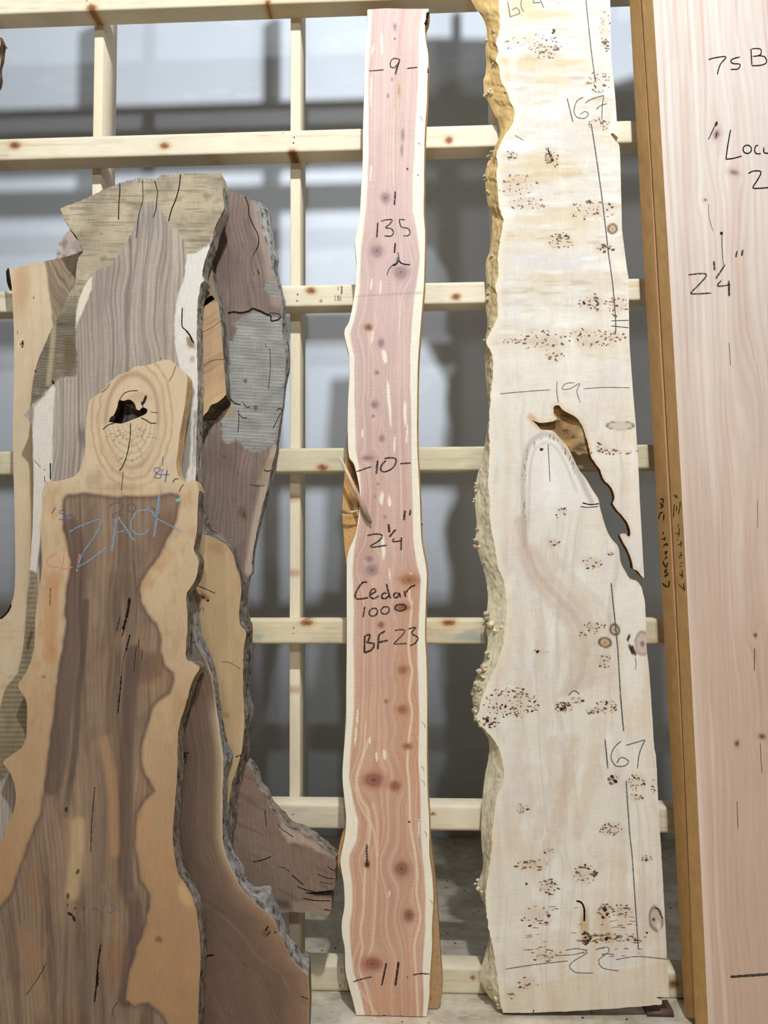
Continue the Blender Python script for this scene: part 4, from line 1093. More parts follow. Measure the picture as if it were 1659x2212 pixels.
# pencil
PW = 1.9
burl.marks([[(1096.5, 2.4), (1102.5, 38.6)], [(1102.5, 36), (1118, 31), (1123, 26.5), (1116, 17), (1106, 22)], [(1130, -8), (1125, 7), (1128, 20.5), (1132.6, 25)], [(1154, 0), (1152, 6), (1169, 5)], [(1166, -2), (1175, 18)], [(1204, 5), (1207, 5)]], M_PENCIL, width=1.7, label='pencilled bf 4')
burl.marks([([(1266, -30), (1266, 0), (1270, 43), (1277, 108.5), (1284.5, 164), (1287, 178)], 2.2), ([(1277, 268), (1283, 306), (1292, 366.5), (1304, 457), (1314, 544), (1324, 620), (1330, 699), (1328.6, 723)], 2.6)], M_PENCIL, 'pencil_line', 2.2, label='long ruled pencil line')
burl.marks([([(1225, 212), (1237.5, 264)], 2.4), [(1260, 210), (1246, 219), (1240, 239), (1246, 253), (1263, 255.6), (1271, 246), (1263, 241), (1253, 248)], [(1264, 223), (1277, 214.6), (1304, 206)], [(1304, 206), (1301, 231), (1300, 258)], [(1288, 236), (1298, 228), (1311, 224)]], M_PENCIL, width=1.9, label='pencilled 167 near the top')
burl.marks([[(1079.5, 851), (1131, 846), (1189, 842)], [(1203.5, 822.5), (1202.6, 846), (1206.6, 870)], [(1242, 826.5), (1222.5, 828.5), (1214.5, 840), (1230.5, 840), (1252, 828.5), (1246, 846), (1254, 870)], [(1260, 840), (1302, 837), (1359.5, 837.6)]], M_PENCIL, width=1.6, label='pencilled 19 between dashes')
burl.marks([([(1320, 1259), (1324, 1299), (1334, 1398), (1340, 1497), (1347, 1579)], 3.0), ([(1352.5, 1686), (1360, 1799), (1365.5, 1850), (1373.5, 1969.6), (1379, 2051)], 2.6)], M_PENCIL, 'pencil_line', 2.6, label='long ruled pencil line')
burl.marks([([(1307, 1597), (1313, 1660)], 3.0), [(1342, 1600.6), (1326, 1616), (1320, 1636), (1330, 1654), (1350, 1654), (1357.6, 1644), (1342, 1636), (1332, 1648)], [(1352, 1610), (1393, 1598)], [(1393, 1598), (1381, 1628), (1377, 1660)]], M_PENCIL, width=2.3, label='pencilled 167 lower down')
burl.marks([[(1091, 2093.5), (1159, 2083), (1226.5, 2075.6)], [(1220.5, 2053), (1246, 2049), (1268, 2057), (1238, 2077), (1230.5, 2089), (1246, 2100.7), (1282, 2101.5)], [(1286, 2051), (1312, 2046), (1314, 2057), (1294, 2073), (1302, 2090.7), (1336, 2096.7)], [(1330, 2073), (1377, 2066), (1441, 2072)]], M_PENCIL, width=1.9, label='pencilled 22 between dashes')

# dark shim under its foot
wx0, wx1 = 0.80, 0.895
wv = [(wx0, 2.772, 0), (wx1, 2.772, 0), (wx1, 2.84, 0), (wx0, 2.84, 0), (wx0 + 0.002, 2.774, 0.014), (wx1 - 0.002, 2.774, 0.020), (wx1 - 0.002, 2.838, 0.022), (wx0 + 0.002, 2.838, 0.016)]
wf = [(0, 3, 2, 1), (4, 5, 6, 7), (0, 1, 5, 4), (1, 2, 6, 5), (2, 3, 7, 6), (3, 0, 4, 7)]
tag(mesh_obj('wooden_shim', wv, wf, M_SMOOTH, None, np.tile(lin((98, 74, 62)), (8, 1))), 'small dark brown wooden shim on the floor under the burl slab', 'wood block')

# ---------------------------------------------------------------- plank pair on the right
def lineup(pts, y0, y1, n=12):
    P = np.array(pts, float); ys = np.linspace(y0, y1, n)
    sl = np.polyfit(P[:, 1], P[:, 0], 2)
    return [(float(np.polyval(sl, y)), float(y)) for y in ys]


R3L = lineup([(1411, 0), (1419, 119), (1431, 357), (1449, 675), (1469, 1000), (1481, 1200), (1504, 1652), (1516, 1890), (1528, 2208)], -720, 2260, 16)  # plank lengthened above the view so it shades the wall behind
R3B = [(x - 24 - (y > 1500) * (y - 1500) * 0.005, y) for x, y in R3L]
R2B = lineup([(1360, 0), (1371, 199), (1385, 477), (1397, 700), (1413, 997), (1427, 1236), (1433, 1338), (1447, 1577), (1455, 1775), (1463, 1858), (1474, 2128)], -720, 2200, 16)  # unseen upper length added here too, for shade in the gap
R2L = [(x + 25, y) for x, y in R2B]


def paint_cherry(P):
    X, Y = P.X, P.Y
    xl = np.interp(Y, [q[1] for q in R3L], [q[0] for q in R3L])
    g = X - xl + 6 * fbm(X, Y, 80, 400, 2, 4)
    for (kx, ky, rx, ry) in [(1548, 285, 16, 34), (1585, 372, 18, 22), (1524, 432, 10, 14), (1558, 505, 6, 10), (1632, 1372, 14, 24), (1592, 1605, 12, 20), (1645, 1592, 16, 20), (1600, 900, 24, 60)]:
        e = np.exp(-(((X - kx) / (rx * 1.6)) ** 2 + ((Y - ky) / (ry * 2.2)) ** 2))
        g = g - (X - kx) * 0.9 * e
    # cathedral figure down the middle
    g = g + 0.0006 * np.minimum((Y % 640 - 320) ** 2, 60000) * np.exp(-((X - 1600) / 45.0) ** 2) * 0.5
    t = sstep(100, 1700, Y)[:, None]
    P.C = (C3(214, 200, 189) * (1 - t) + C3(204, 174, 152) * t) * (1 + 0.025 * fbm(X, Y, 70, 120, 3, 9)[:, None])
    P.mix(sstep(0.05, 0.7, fbm(g, Y, 7, 1200, 3, 12)) * 0.35, (194, 158, 140))
    P.mix(sstep(0.1, 0.7, -fbm(g, Y, 12, 900, 2, 18)) * 0.4, (234, 220, 208))
    P.mix(sstep(0.1, 0.6, fbm(X, Y, 26, 500, 3, 25)) * 0.30, (200, 166, 146))
    P.mix(rings(g + 4 * fbm(X, Y, 40, 400, 2, 29), 15, 2.2) * 0.26 * (0.5 + 0.5 * fbm(X, Y, 50, 300, 2, 30)), (176, 132, 114))
    P.mix(sstep(0.35, 0.8, fbm(g, Y, 7.0, 300, 2, 39)) * 0.35, (182, 142, 124))
    P.mix((1 - sstep(0, 14, X - xl)) * 0.5, (236, 214, 200))
    for (kx, ky, rx, ry, dk) in [(1549, 290, 8, 12, .5), (1585, 372, 12, 7, .45), (1524, 432, 4, 4, .8), (1632, 1372, 5, 6, 1.0), (1592, 1606, 6, 9, .7), (1646, 1591, 10, 8, .7)]:
        d = P.ell(kx, ky, rx, ry, 15, 0.2)
        P.mix((1 - sstep(0.8, 2.2, d)) * 0.35, (180, 150, 146)); P.mix((1 - sstep(0.5, 1.1, d)) * dk, (120, 84, 72)); P.mix((1 - sstep(0.1, 0.5, d)) * dk * 0.7, (50, 32, 28))


PB = (2.40, 0.014, 0.23)
chy = Slab('cherry_plank', 'wide straight-edged pinkish plank marked Locu and 2 1/4 inches, at the far right', 'wood plank', PB, 0.072, 1.05)
yb = 2222
chy.build([
    dict(pts=[R3L[0], (1650, -720)], smooth=False, kind='cut'),
    dict(pts=[(1650, -720), (1695, 800), (1720, 2236)], smooth=False, kind='cut', col=(196, 150, 96), part='sawn_edge'),
    dict(pts=[(1720, 2236), R3L[-1]], smooth=False, kind='cut'),
    dict(pts=R3L[::-1], back=R3B[::-1], smooth=False, kind='side', K=3, prof=1, col=(192, 152, 96), part='sawn_edge', label='orange-brown sawn edge'),
], 3.2, paint_cherry, (224, 196, 180), M_PLANED)
chy.marks([[(1530, 129), (1544, 125), (1568, 123), (1556, 139), (1549, 161)], [(1598, 123), (1580, 129), (1582, 137), (1598, 139), (1594, 149), (1578, 150)], [(1622, 105), (1624, 141)], [(1624, 106), (1632, 105), (1643.6, 107), (1641.6, 119), (1626, 122)], [(1636, 120), (1651.6, 123), (1655.5, 135), (1643.6, 141), (1624, 142)]], M_MARKER, width=2.4, label='marker writing 75 B')
chy.marks([[(1578, 280), (1572, 314), (1568, 344)], [(1568, 344), (1585, 342), (1602, 337)], circ(1614, 322.6, 9, 9), [(1637.6, 314), (1632, 316), (1630, 326), (1634, 332), (1643.6, 332)], [(1650, 318), (1650, 329), (1658, 331), (1664, 328), (1666, 316)]], M_MARKER, width=2.6, label='marker writing Locu')
chy.marks([[(1616, 375), (1628, 369.5), (1643.6, 371.5), (1636, 389), (1626, 405), (1636, 407), (1662, 405)]], M_MARKER, width=2.6, label='marker figure 2')
chy.marks([[(1487, 594), (1512.5, 591), (1526, 594), (1512.5, 612), (1493, 632), (1500.6, 635), (1536, 633)], ([(1542, 564), (1543.5, 584)], 4), ([(1566, 572), (1546, 602)], 3.4), [(1558, 606), (1550, 618), (1578, 615)], ([(1574, 606), (1575, 640)], 4.4), ([(1592, 542), (1589, 556)], 3.4), ([(1604, 539.5), (1602, 553)], 4.2)], M_CRAYON, width=3.0, label='crayon size 2 1/4 inches')
chy.marks([[(1577, 2110), (1620, 2107), (1665, 2104)]], M_CRAYON, width=5.5, label='thick crayon dash')
chy.dots([(1558.5, 504, 3.6, 3.6, 0), (1547, 268, 4, 6, 20)], M_SMOOTH, 'bug_hole', kind=None, cols=[(30, 20, 18), (70, 40, 26)])
chy.marks([([(1559, 508), (1560, 540), (1563, 575)], 1.4), ([(1545, 270), (1538, 285), (1530, 302)], 2.0), ([(1548, 285), (1546, 300)], 1.8), ([(1530, 440), (1532, 470), (1540, 500)], 1.0), ([(1575, 740), (1578, 790)], 1.1), ([(1636, 1080), (1637, 1140)], .9), ([(1630, 1400), (1629, 1450)], 1.4), ([(1642, 1605), (1644, 1640), (1646, 1670)], 1.2), ([(1592, 1730), (1594, 1790)], 1.1)], M_CRACK, 'crack', 1.2, lift=0.0003)

pl2 = Slab('brown_plank', 'orange-brown plank edge standing directly behind the wide pinkish plank', 'wood plank', (2.486, 0.014, 0.23), 0.072, 0.95)
pl2.build([
    dict(pts=[R2L[0], (1420, -720)], smooth=False, kind='cut'),
    dict(pts=[(1420, -720), (1515, 800), (1560, 2214)], smooth=False, kind='cut', part='sawn_edge'),
    dict(pts=[(1560, 2214), R2L[-1]], smooth=False, kind='cut'),
    dict(pts=R2L[::-1], back=R2B[::-1], smooth=False, kind='side', K=3, prof=1, col=(182, 141, 88), part='sawn_edge', label='orange-brown sawn edge'),
], 9, lambda P: P.mix(sstep(0, .7, fbm(P.X, P.Y, 6, 200, 2, 3)) * .4, (150, 104, 70)), (186, 140, 104), M_FACE)


def side_plane(slab, ref_px):
    # plane through the slab's left edge, square to its face
    p0 = slab.uv(np.array([ref_px], float))[0]
    P0 = slab.O + slab.u * p0[0] + slab.v * p0[1]
    q0 = slab.uv(np.array([(ref_px[0] + 12.0, ref_px[1] + 240.0)], float))[0]
    return P0


def side_marks(slab, left, back, strokes, w, base):
    # strokes on the sawn edge: interpolate between front edge and back edge
    L = np.array(left, float); B = np.array(back, float)

    def plane(S):
        xf = np.interp(S[:, 1], L[:, 1], L[:, 0]); xb = np.interp(S[:, 1], B[:, 1], B[:, 0])
        t = np.clip((S[:, 0] - xb) / (xf - xb), 0, 1)
        uvF = slab.uv(np.column_stack([xf, S[:, 1]])); uvB = slab.uv(np.column_stack([xb, S[:, 1]]), slab.th)
        uv = uvF * t[:, None] + uvB * (1 - t)[:, None]
        return np.column_stack([uv[:, 0] - 0.0012, uv[:, 1], -slab.th * (1 - t)])
    px = [[(base[0] + x / 6.144, base[1] + y / 6.144) for x, y in st] for st in strokes]
    slab.marks(px, M_MARKER, width=w, plane=plane, label='marker scrawl along the edge', jag=0.25)


side_marks(chy, R3L, R3B, [[(410, 1975), (440, 2010), (490, 2060)], [(470, 1960), (480, 2010), (490, 2060)], [(420, 1830), (445, 1870), (460, 1810), (440, 1790)], [(450, 1900), (470, 1850)], [(420, 1745), (455, 1740)], [(425, 1700), (460, 1690)], [(410, 1610), (440, 1640)], [(425, 1550), (455, 1600), (420, 1590)], [(400, 1460), (450, 1430)], [(440, 1480), (445, 1400)], [(380, 1390), (410, 1380)], [(360, 1300), (425, 1310)], [(410, 1350), (420, 1230)], [(400, 1220), (410, 1180)], [(345, 1090), (345, 1000), (355, 910)], [(405, 1050), (425, 960), (430, 880)], [(380, 1010), (385, 940)], [(340, 790), (375, 815), (410, 835)], [(385, 790), (365, 830)]], 1.5, (1400, 940))
side_marks(pl2, R2L, R2B, [[(190, 1960), (235, 2000), (275, 2010), (285, 1930)], [(215, 1870), (270, 1850), (225, 1810), (260, 1780)], [(200, 1670), (225, 1730), (245, 1750), (265, 1690)], [(225, 1640), (260, 1610)], [(220, 1560), (255, 1540), (230, 1590)], [(205, 1470), (250, 1440), (265, 1470)], [(180, 1380), (240, 1370)], [(225, 1350), (220, 1400)], [(205, 1280), (205, 1320)], [(145, 1110), (160, 1040), (200, 1020)], [(165, 960), (205, 940), (160, 900)], [(165, 850), (205, 850), (200, 900)], [(210, 1130), (215, 1040)]], 2.3, (1400, 940))

# ---------------------------------------------------------------- walnut stack on the left
# far-left sliver
fl = Slab('bark_slab', 'dark rough bark-edged slab just entering at the upper left edge', 'wood slab', (2.65, 0.04, 0.0), 0.06, -1.6)
fl.build([
    dict(pts=[(-150, 70), (-60, 76), (0, 82)], smooth=False, kind='cut', col=(226, 216, 196), part='sawn_end'),
    dict(pts=[(0, 82), (2, 95), (-2, 110), (2, 130), (-2, 160), (-4, 185), (-12, 215), (-25, 330), (-40, 700), (-90, 1400), (-110, 2216)], back=[(6, 83), (13, 100), (11, 115), (9, 135), (4, 155), (6, 172), (4, 190), (-4, 212), (-18, 330), (-34, 700), (-84, 1400), (-104, 2200)], kind='bark', amp=0.004, part='bark', col=(104, 82, 66)),
    dict(pts=[(-110, 2216), (-260, 2216)], smooth=False, kind='cut'),
    dict(pts=[(-260, 2216), (-150, 70)], smooth=False, kind='bark', part='bark'),
], 9, lambda P: P.mix(sstep(0, .7, fbm(P.X, P.Y, 8, 200, 2, 3)) * .4, (130, 100, 76)), (168, 140, 112), M_ROUGH)

# small pale slab peeking out behind
l0 = Slab('pale_slab', 'narrow greyish slab top peeking out between the tan slab and the tallest slab', 'wood slab', (2.775, 0.025, 0.0), 0.025, -1.1)
l0.build([
    dict(pts=[(120, 566), (122, 545), (126, 528), (136, 512), (153, 496), (190, 490), (210, 500)], kind='bark', off=1, amp=0.002, part='bark', col=(150, 134, 122)),
    dict(pts=[(210, 500), (210, 2176)], smooth=False, kind='cut'),
    dict(pts=[(210, 2176), (100, 2176)], smooth=False, kind='cut'),
    dict(pts=[(100, 2176), (112, 900), (120, 566)], smooth=False, kind='bark', part='bark'),
], 5, lambda P: (P.mix(sstep(-.1, .5, fbm(P.X, P.Y, 18, 14, 3, 3)) * .7, (206, 196, 186)), P.mix(sstep(0.1, .5, fbm(P.X, P.Y, 14, 9, 3, 13)) * .7, (120, 98, 86))), (176, 158, 148), M_ROUGH)


# purple-brown slab with the forked foot
def paint_w1(P):
    X, Y = P.X, P.Y
    g = X + 18 * np.sin(Y / 210.0) + 16 * fbm(X, Y, 60, 120, 2, 5)
    P.C = C3(128, 110, 99)[None, :] * (1 + 0.10 * fbm(X, Y, 60, 90, 3, 2)[:, None])
    P.mix(sstep(0.1, 0.7, fbm(g, Y, 7, 260, 3, 11)) * 0.45, (96, 78, 74))
    P.mix(sstep(0.15, 0.7, -fbm(g, Y, 14, 260, 3, 17)) * 0.4, (166, 142, 130))
    P.mix(rings(g + 5 * fbm(X, Y, 30, 120, 2, 66), 9, 3) * 0.4, (92, 74, 68))
    P.mix(sstep(0.1, 0.6, fbm(X, Y, 22, 40, 3, 67)) * 0.3, (100, 82, 74))
    P.mix((1 - sstep(0.2, 1.2, P.ell(470, 560, 50, 90, 0, 0.3))) * 0.45, (88, 74, 72))
    P.mix(P.line([(556, 440), (566, 500), (582, 550), (590, 600), (600, 650)], 14, 16) * 0.6, (172, 152, 138))
    P.mix(P.line([(600, 980), (578, 1060), (560, 1140), (545, 1230)], 22, 12) * 0.7, (190, 168, 150))
    # weathered sawn patches
    pa = [(497, 700), (520, 690), (545, 672), (560, 674), (612, 690), (616, 760), (618, 800), (612, 860), (606, 900), (598, 950), (594, 962), (560, 976), (535, 972), (519, 958), (509, 948), (505, 958), (488, 958), (480, 945), (478, 900), (490, 860), (498, 790), (495, 740), (515, 712)]
    m_ = P.poly(pa, 2.0, 5, 9)
    st = 0.5 + 0.5 * np.sin(Y * 1.15 + 0.05 * X + 1.6 * fbm(X, Y, 60, 10, 2, 3))
    gr = C3(152, 149, 142)[None, :] * (1 + 0.14 * fbm(X, Y, 30, 14, 3, 7)[:, None]) * (0.82 + 0.22 * st[:, None])
    P.C = P.C * (1 - m_[:, None]) + gr * m_[:, None]
    m2 = P.poly([(574, 612), (590, 602), (602, 625), (606, 650), (580, 634), (570, 625)], 2, 4, 8)
    P.C = P.C * (1 - m2[:, None]) + gr * m2[:, None] * 0.92
    P.D = -0.0012 * m_ * (1 - st)
    P.mix((1 - sstep(0.4, 1.1, P.ell(487, 884, 22, 16, 30, 0.5))) * 0.9, (166, 138, 104))
    P.mix(P.poly([(576, 995), (590, 985), (583, 1025), (570, 1050), (552, 1046)], 3, 4) * 0.7, (150, 132, 108))
    for (cx, cy, rx, ry, a) in [(530, 823, 4, 5, .7), (552, 881, 5, 6, .7), (484, 987, 3, 4, .5), (514, 1022, 2, 4, .5)]:
        P.mix((1 - sstep(0.6, 1.2, P.ell(cx, cy, rx, ry, 0, 0.3))) * a, (70, 62, 60))
    d = P.ell(525, 1108, 12, 18, -20, 0.25)
    P.mix((1 - sstep(0.5, 1.2, d)) * 0.7, (104, 78, 64)); P.mix((1 - sstep(0.2, 0.7, P.ell(527, 1112, 5, 10, -15, 0.4))), (52, 38, 34))
    # foot: browner, pale bark-off band on the branch
    ft = sstep(1600, 1700, Y)
    P.mix(ft * 0.55, (138, 112, 92))
    P.mix(ft * sstep(0.15, 0.7, fbm(X * 0.6 + Y * 0.8, Y - X * 0.5, 70, 9, 3, 23)) * 0.5, (98, 78, 64))
    P.mix(P.poly([(604, 1766), (625, 1790), (654, 1800), (704, 1838), (722, 1856), (690, 1842), (650, 1826), (616, 1816), (606, 1790)], 4, 6) * 0.6, (196, 172, 152))
    P.mix(P.poly([(600, 1975), (625, 1950), (715, 1940), (715, 1980), (640, 1972)], 4, 3) * 0.5, (164, 142, 120))
    P.mix((1 - sstep(0.3, 1.2, P.ell(615, 1955, 24, 14, 20, 0.4))) * 0.6, (70, 62, 60))


w1 = Slab('walnut_slab', 'purplish-brown slab with a grey weathered patch and a split branch stub at its foot', 'wood slab', (2.688, 0.04, 0.0), 0.06, -0.5)
W1R = [(554.6, 435.6), (556.6, 459.5), (566.6, 499), (582.5, 547), (588, 589), (600, 614.6), (609, 654), (611, 688), (610, 718), (616, 758), (617, 800), (612, 860), (609, 889), (602, 929), (597, 969), (586.5, 1010), (578.5, 1048), (568.5, 1088), (559, 1128), (546, 1197), (543.7, 1235), (535.7, 1256), (528, 1350), (530, 1500), (530, 1600), (530, 1647)]
W1B = [(560, 436), (582.5, 457.5), (588, 495), (596, 543), (603, 560), (600, 582), (610, 628), (616.5, 654), (618, 698), (626, 758), (626, 800), (620, 826), (614, 879), (604, 949), (594, 1009), (584.5, 1068), (572.5, 1102), (560.6, 1148), (550.6, 1198), (549, 1235), (540, 1256), (532, 1350), (534, 1500), (534, 1600), (533, 1647)]
W1F = [(530, 1647), (547.6, 1673), (556, 1701), (571, 1720.6), (580, 1742), (604, 1766), (623.5, 1788), (654, 1799), (678, 1816), (704, 1836), (724, 1855)]
w1.build([
    dict(pts=[(440, 470), (455, 425), (481, 407), (505, 414), (529, 424), (538.7, 429.6), (554.6, 435.6)], smooth=False, kind='cut', col=(120, 100, 92), part='sawn_end', jit=0.8),
    dict(pts=W1R, back=W1B, kind='bark', amp=0.0045, part='bark', K=8, label='pale grey bark', col=(150, 146, 142), jit=1.2, js=8, step=4),
    dict(pts=W1F, off=4, kind='bark', amp=0.004, part='bark', col=(140, 126, 112), jit=2.5, js=9, step=4),
    dict(pts=[(724, 1855), (725.5, 1868), (723, 1881), (724, 1896), (721, 1920), (700, 1924), (678, 1927), (658, 1928), (682, 1935), (712.5, 1938), (717, 1946), (716, 1962), (712.5, 1974), (699.5, 1980), (678, 1973), (638.7, 1970), (608, 1972)], kind='cut', col=(96, 78, 66), part='split_end', jit=1.4, js=7, step=3.5),
    dict(pts=[(608, 1972), (560, 1985), (520, 2050), (500, 2216), (420, 2216)], kind='bark', part='bark'),
    dict(pts=[(420, 2216), (425, 1400), (425, 900), (430, 600), (440, 470)], smooth=False, kind='bark', part='bark'),
], 2.7, paint_w1, (132, 112, 102), M_ROUGH)
w1.marks([([(492, 677), (505, 674), (520, 676), (538, 672), (545, 667), (556, 670), (566, 674), (575, 679), (583, 680)], 4.2), ([(575, 679), (585, 683), (586, 693), (602, 690), (607, 682)], 2.6), ([(583, 676), (596, 677), (606, 680)], 1.6), ([(529, 424), (536, 442), (539, 468), (550, 492), (558, 510), (558, 530), (552, 542)], 2.0), ([(552, 542), (543, 560), (545, 582), (549, 596)], 1.0), ([(556, 582), (560, 593)], 2.2), ([(583, 752), (584, 790), (580, 840)], 1.2), ([(515, 885), (516, 910), (514, 935)], 1.4), ([(516, 894), (524, 902), (534, 902)], 1.4), ([(497, 860), (506, 870), (520, 874)], 2.0), ([(524, 868), (533, 880), (541, 878)], 1.4), ([(573, 1048), (555, 1050), (540, 1046)], 1.2), ([(570, 1014), (576, 1018), (586, 1016)], 2.0), ([(598, 886), (606, 882), (611, 890)], 1.8), ([(590, 925), (600, 905), (606, 892)], 1.4), ([(575, 750), (573, 742)], 1)], M_CRACK, 'crack', 1.6, lift=0.0004)
w1.marks([([(546, 1862), (566, 1858), (586, 1850)], 2.0), ([(572, 1750), (574, 1768), (575, 1784)], 1.6), ([(630, 1890), (642, 1900), (656, 1912)], 2.2), ([(642, 1915), (660, 1922), (680, 1926)], 2.0), ([(686, 1888), (705, 1896), (722, 1898)], 1.6), ([(690, 1905), (706, 1908), (720, 1910)], 1.2), ([(655, 1940), (680, 1945), (714, 1946)], 2.0), ([(700, 1964), (714, 1967)], 2.2), ([(602, 1872), (615, 1875), (626, 1884)], 1.0), ([(706, 1870), (716, 1878), (724, 1880)], 1.6), ([(600, 1780), (610, 1792), (622, 1800), (634, 1808)], 1.6)], M_CRACK, 'crack', 1.6, lift=0.0004)


# tan slab with the mitred head
def paint_w2(P):
    X, Y = P.X, P.Y
    P.C = C3(178, 149, 111)[None, :] * (1 + 0.06 * fbm(X, Y, 40, 90, 3, 2)[:, None])
    g = X + 8 * np.sin(Y / 130.0) + 6 * fbm(X, Y, 40, 160, 2, 9)
    P.mix(sstep(0.05, 0.7, fbm(g, Y, 9, 400, 3, 12)) * 0.35, (156, 120, 82))
    P.mix(sstep(0.1, 0.7, -fbm(g, Y, 14, 300, 2, 15)) * 0.4, (198, 172, 131))
    hd = 1 - sstep(900, 930, Y)
    dg = sstep(0.0, 0.7, fbm(X + Y * 0.1, Y + X * 0.62, 90, 9, 3, 33))
    P.mix(hd * 0.8, (176, 142, 108)); P.mix(hd * dg * 0.6, (140, 106, 76)); P.mix(hd * sstep(800, 880, Y) * 0.6, (208, 174, 124))
    P.mix((1 - sstep(648, 656, Y)) * 0.7, (118, 100, 76))
    P.mix((1 - sstep(0.3, 1.1, P.ell(442, 1290, 14, 9, 20, 0.4))) * 0.8, (96, 64, 44))
    P.mix((1 - sstep(0.3, 1.2, P.ell(468, 1185, 26, 14, 20, 0.4))) * 0.35, (150, 112, 76))
    P.mix((1 - sstep(0.3, 1.2, P.ell(488, 1545, 12, 9, 0, 0.4))) * 0.5, (140, 96, 58))


w2 = Slab('tan_slab', 'honey-tan slab with shaggy grey bark and mitred head, before the purplish slab', 'wood slab', (2.625, 0.04, 0.0), 0.06, -0.6)
W2Ra = [(488, 853), (473, 867), (455, 875), (447, 889), (427, 911)]
W2Ba = [(499, 871), (494, 880), (485, 887), (474, 898), (465, 907)]
W2Rb = [(427, 911), (417, 950), (414, 1040), (418, 1110), (427, 1142)]
W2Bb = [(465, 907), (448, 940), (433, 975), (431, 1038), (437, 1078), (443, 1098), (452, 1120)]
W2Rc = [(427, 1142), (437, 1152), (459, 1160), (479, 1170), (495, 1184), (503, 1198), (511, 1225), (519, 1249), (521, 1279), (517, 1319), (519, 1349), (532, 1367), (526.7, 1398), (525, 1448), (525, 1498), (527.8, 1558), (523.7, 1610), (519, 1634), (510.7, 1664), (502, 1688), (497.6, 1712), (493, 1744), (494, 1800), (500, 1860)]
W2Bc = [(452, 1120), (459, 1142), (479, 1153), (499, 1168), (511, 1187), (519, 1225), (527, 1249), (535, 1275), (537, 1325), (546, 1353), (544.7, 1383), (541.7, 1418), (540.7, 1478), (542, 1504), (550, 1538), (542, 1568), (539, 1614), (532, 1647), (523.7, 1686), (519, 1699), (515, 1744), (510.7, 1777), (506, 1815), (510, 1860)]
w2.build([
    dict(pts=[(400, 602), (439, 581), (455, 573)], smooth=False, kind='cut', col=(60, 50, 42), part='sawn_end'),
    dict(pts=[(455, 573), (459, 589), (466, 632), (470, 642), (473, 658), (479, 718), (483, 780), (487, 820), (488, 853)], back=[(459, 572), (468, 600), (476, 640), (479, 645), (489, 678), (491, 720), (494, 800), (498, 840), (499, 871)], smooth=False, kind='bark', K=4, amp=0.001, col=(120, 116, 106), part='weathered_side', label='grey weathered side'),
    dict(pts=W2Ra, back=W2Ba, kind='dark', amp=0.006, K=9, col=(70, 58, 46), part='broken_edge', label='dark splintered underside', jit=2, js=6, step=3),
    dict(pts=W2Rb, back=W2Bb, kind='bark', amp=0.003, K=9, col=(92, 84, 76), part='bark'),
    dict(pts=W2Rc, back=W2Bc, kind='bark', amp=0.005, K=9, col=(108, 98, 88), part='bark', label='shaggy grey bark', jit=0.8, step=3.5),
    dict(pts=[(500, 1860), (480, 2220), (390, 2220)], smooth=False, kind='cut'),
    dict(pts=[(390, 2220), (395, 1300), (398, 700), (427, 672), (464, 646), (457, 637), (429, 656), (398, 668), (400, 602)], smooth=False, kind='dark', col=(40, 32, 26), part='saw_kerf'),
], 3.4, paint_w2, (184, 150, 106), M_SMOOTH)
w2.marks([([(427, 1265), (446, 1273), (465, 1282)], 1.6), ([(428, 1325), (438, 1312), (440, 1322)], 1.0), ([(430, 1285), (440, 1290)], 1.5), ([(478, 1430), (498, 1432), (520, 1446)], .8), ([(432, 720), (460, 706), (480, 690)], .9), ([(430, 800), (455, 780), (484, 776)], .9)], M_CRACK, 'crack', 1.2, lift=0.0004)
w2.dots([(512, 1634, 3, 2, 0), (519, 1632, 3, 2.4, 0), (449, 1297, 3, 3, 0), (438, 1290, 3, 3, 0)], M_SMOOTH, 'bug_hole', kind=None, cols=[(40, 28, 20)] * 4)


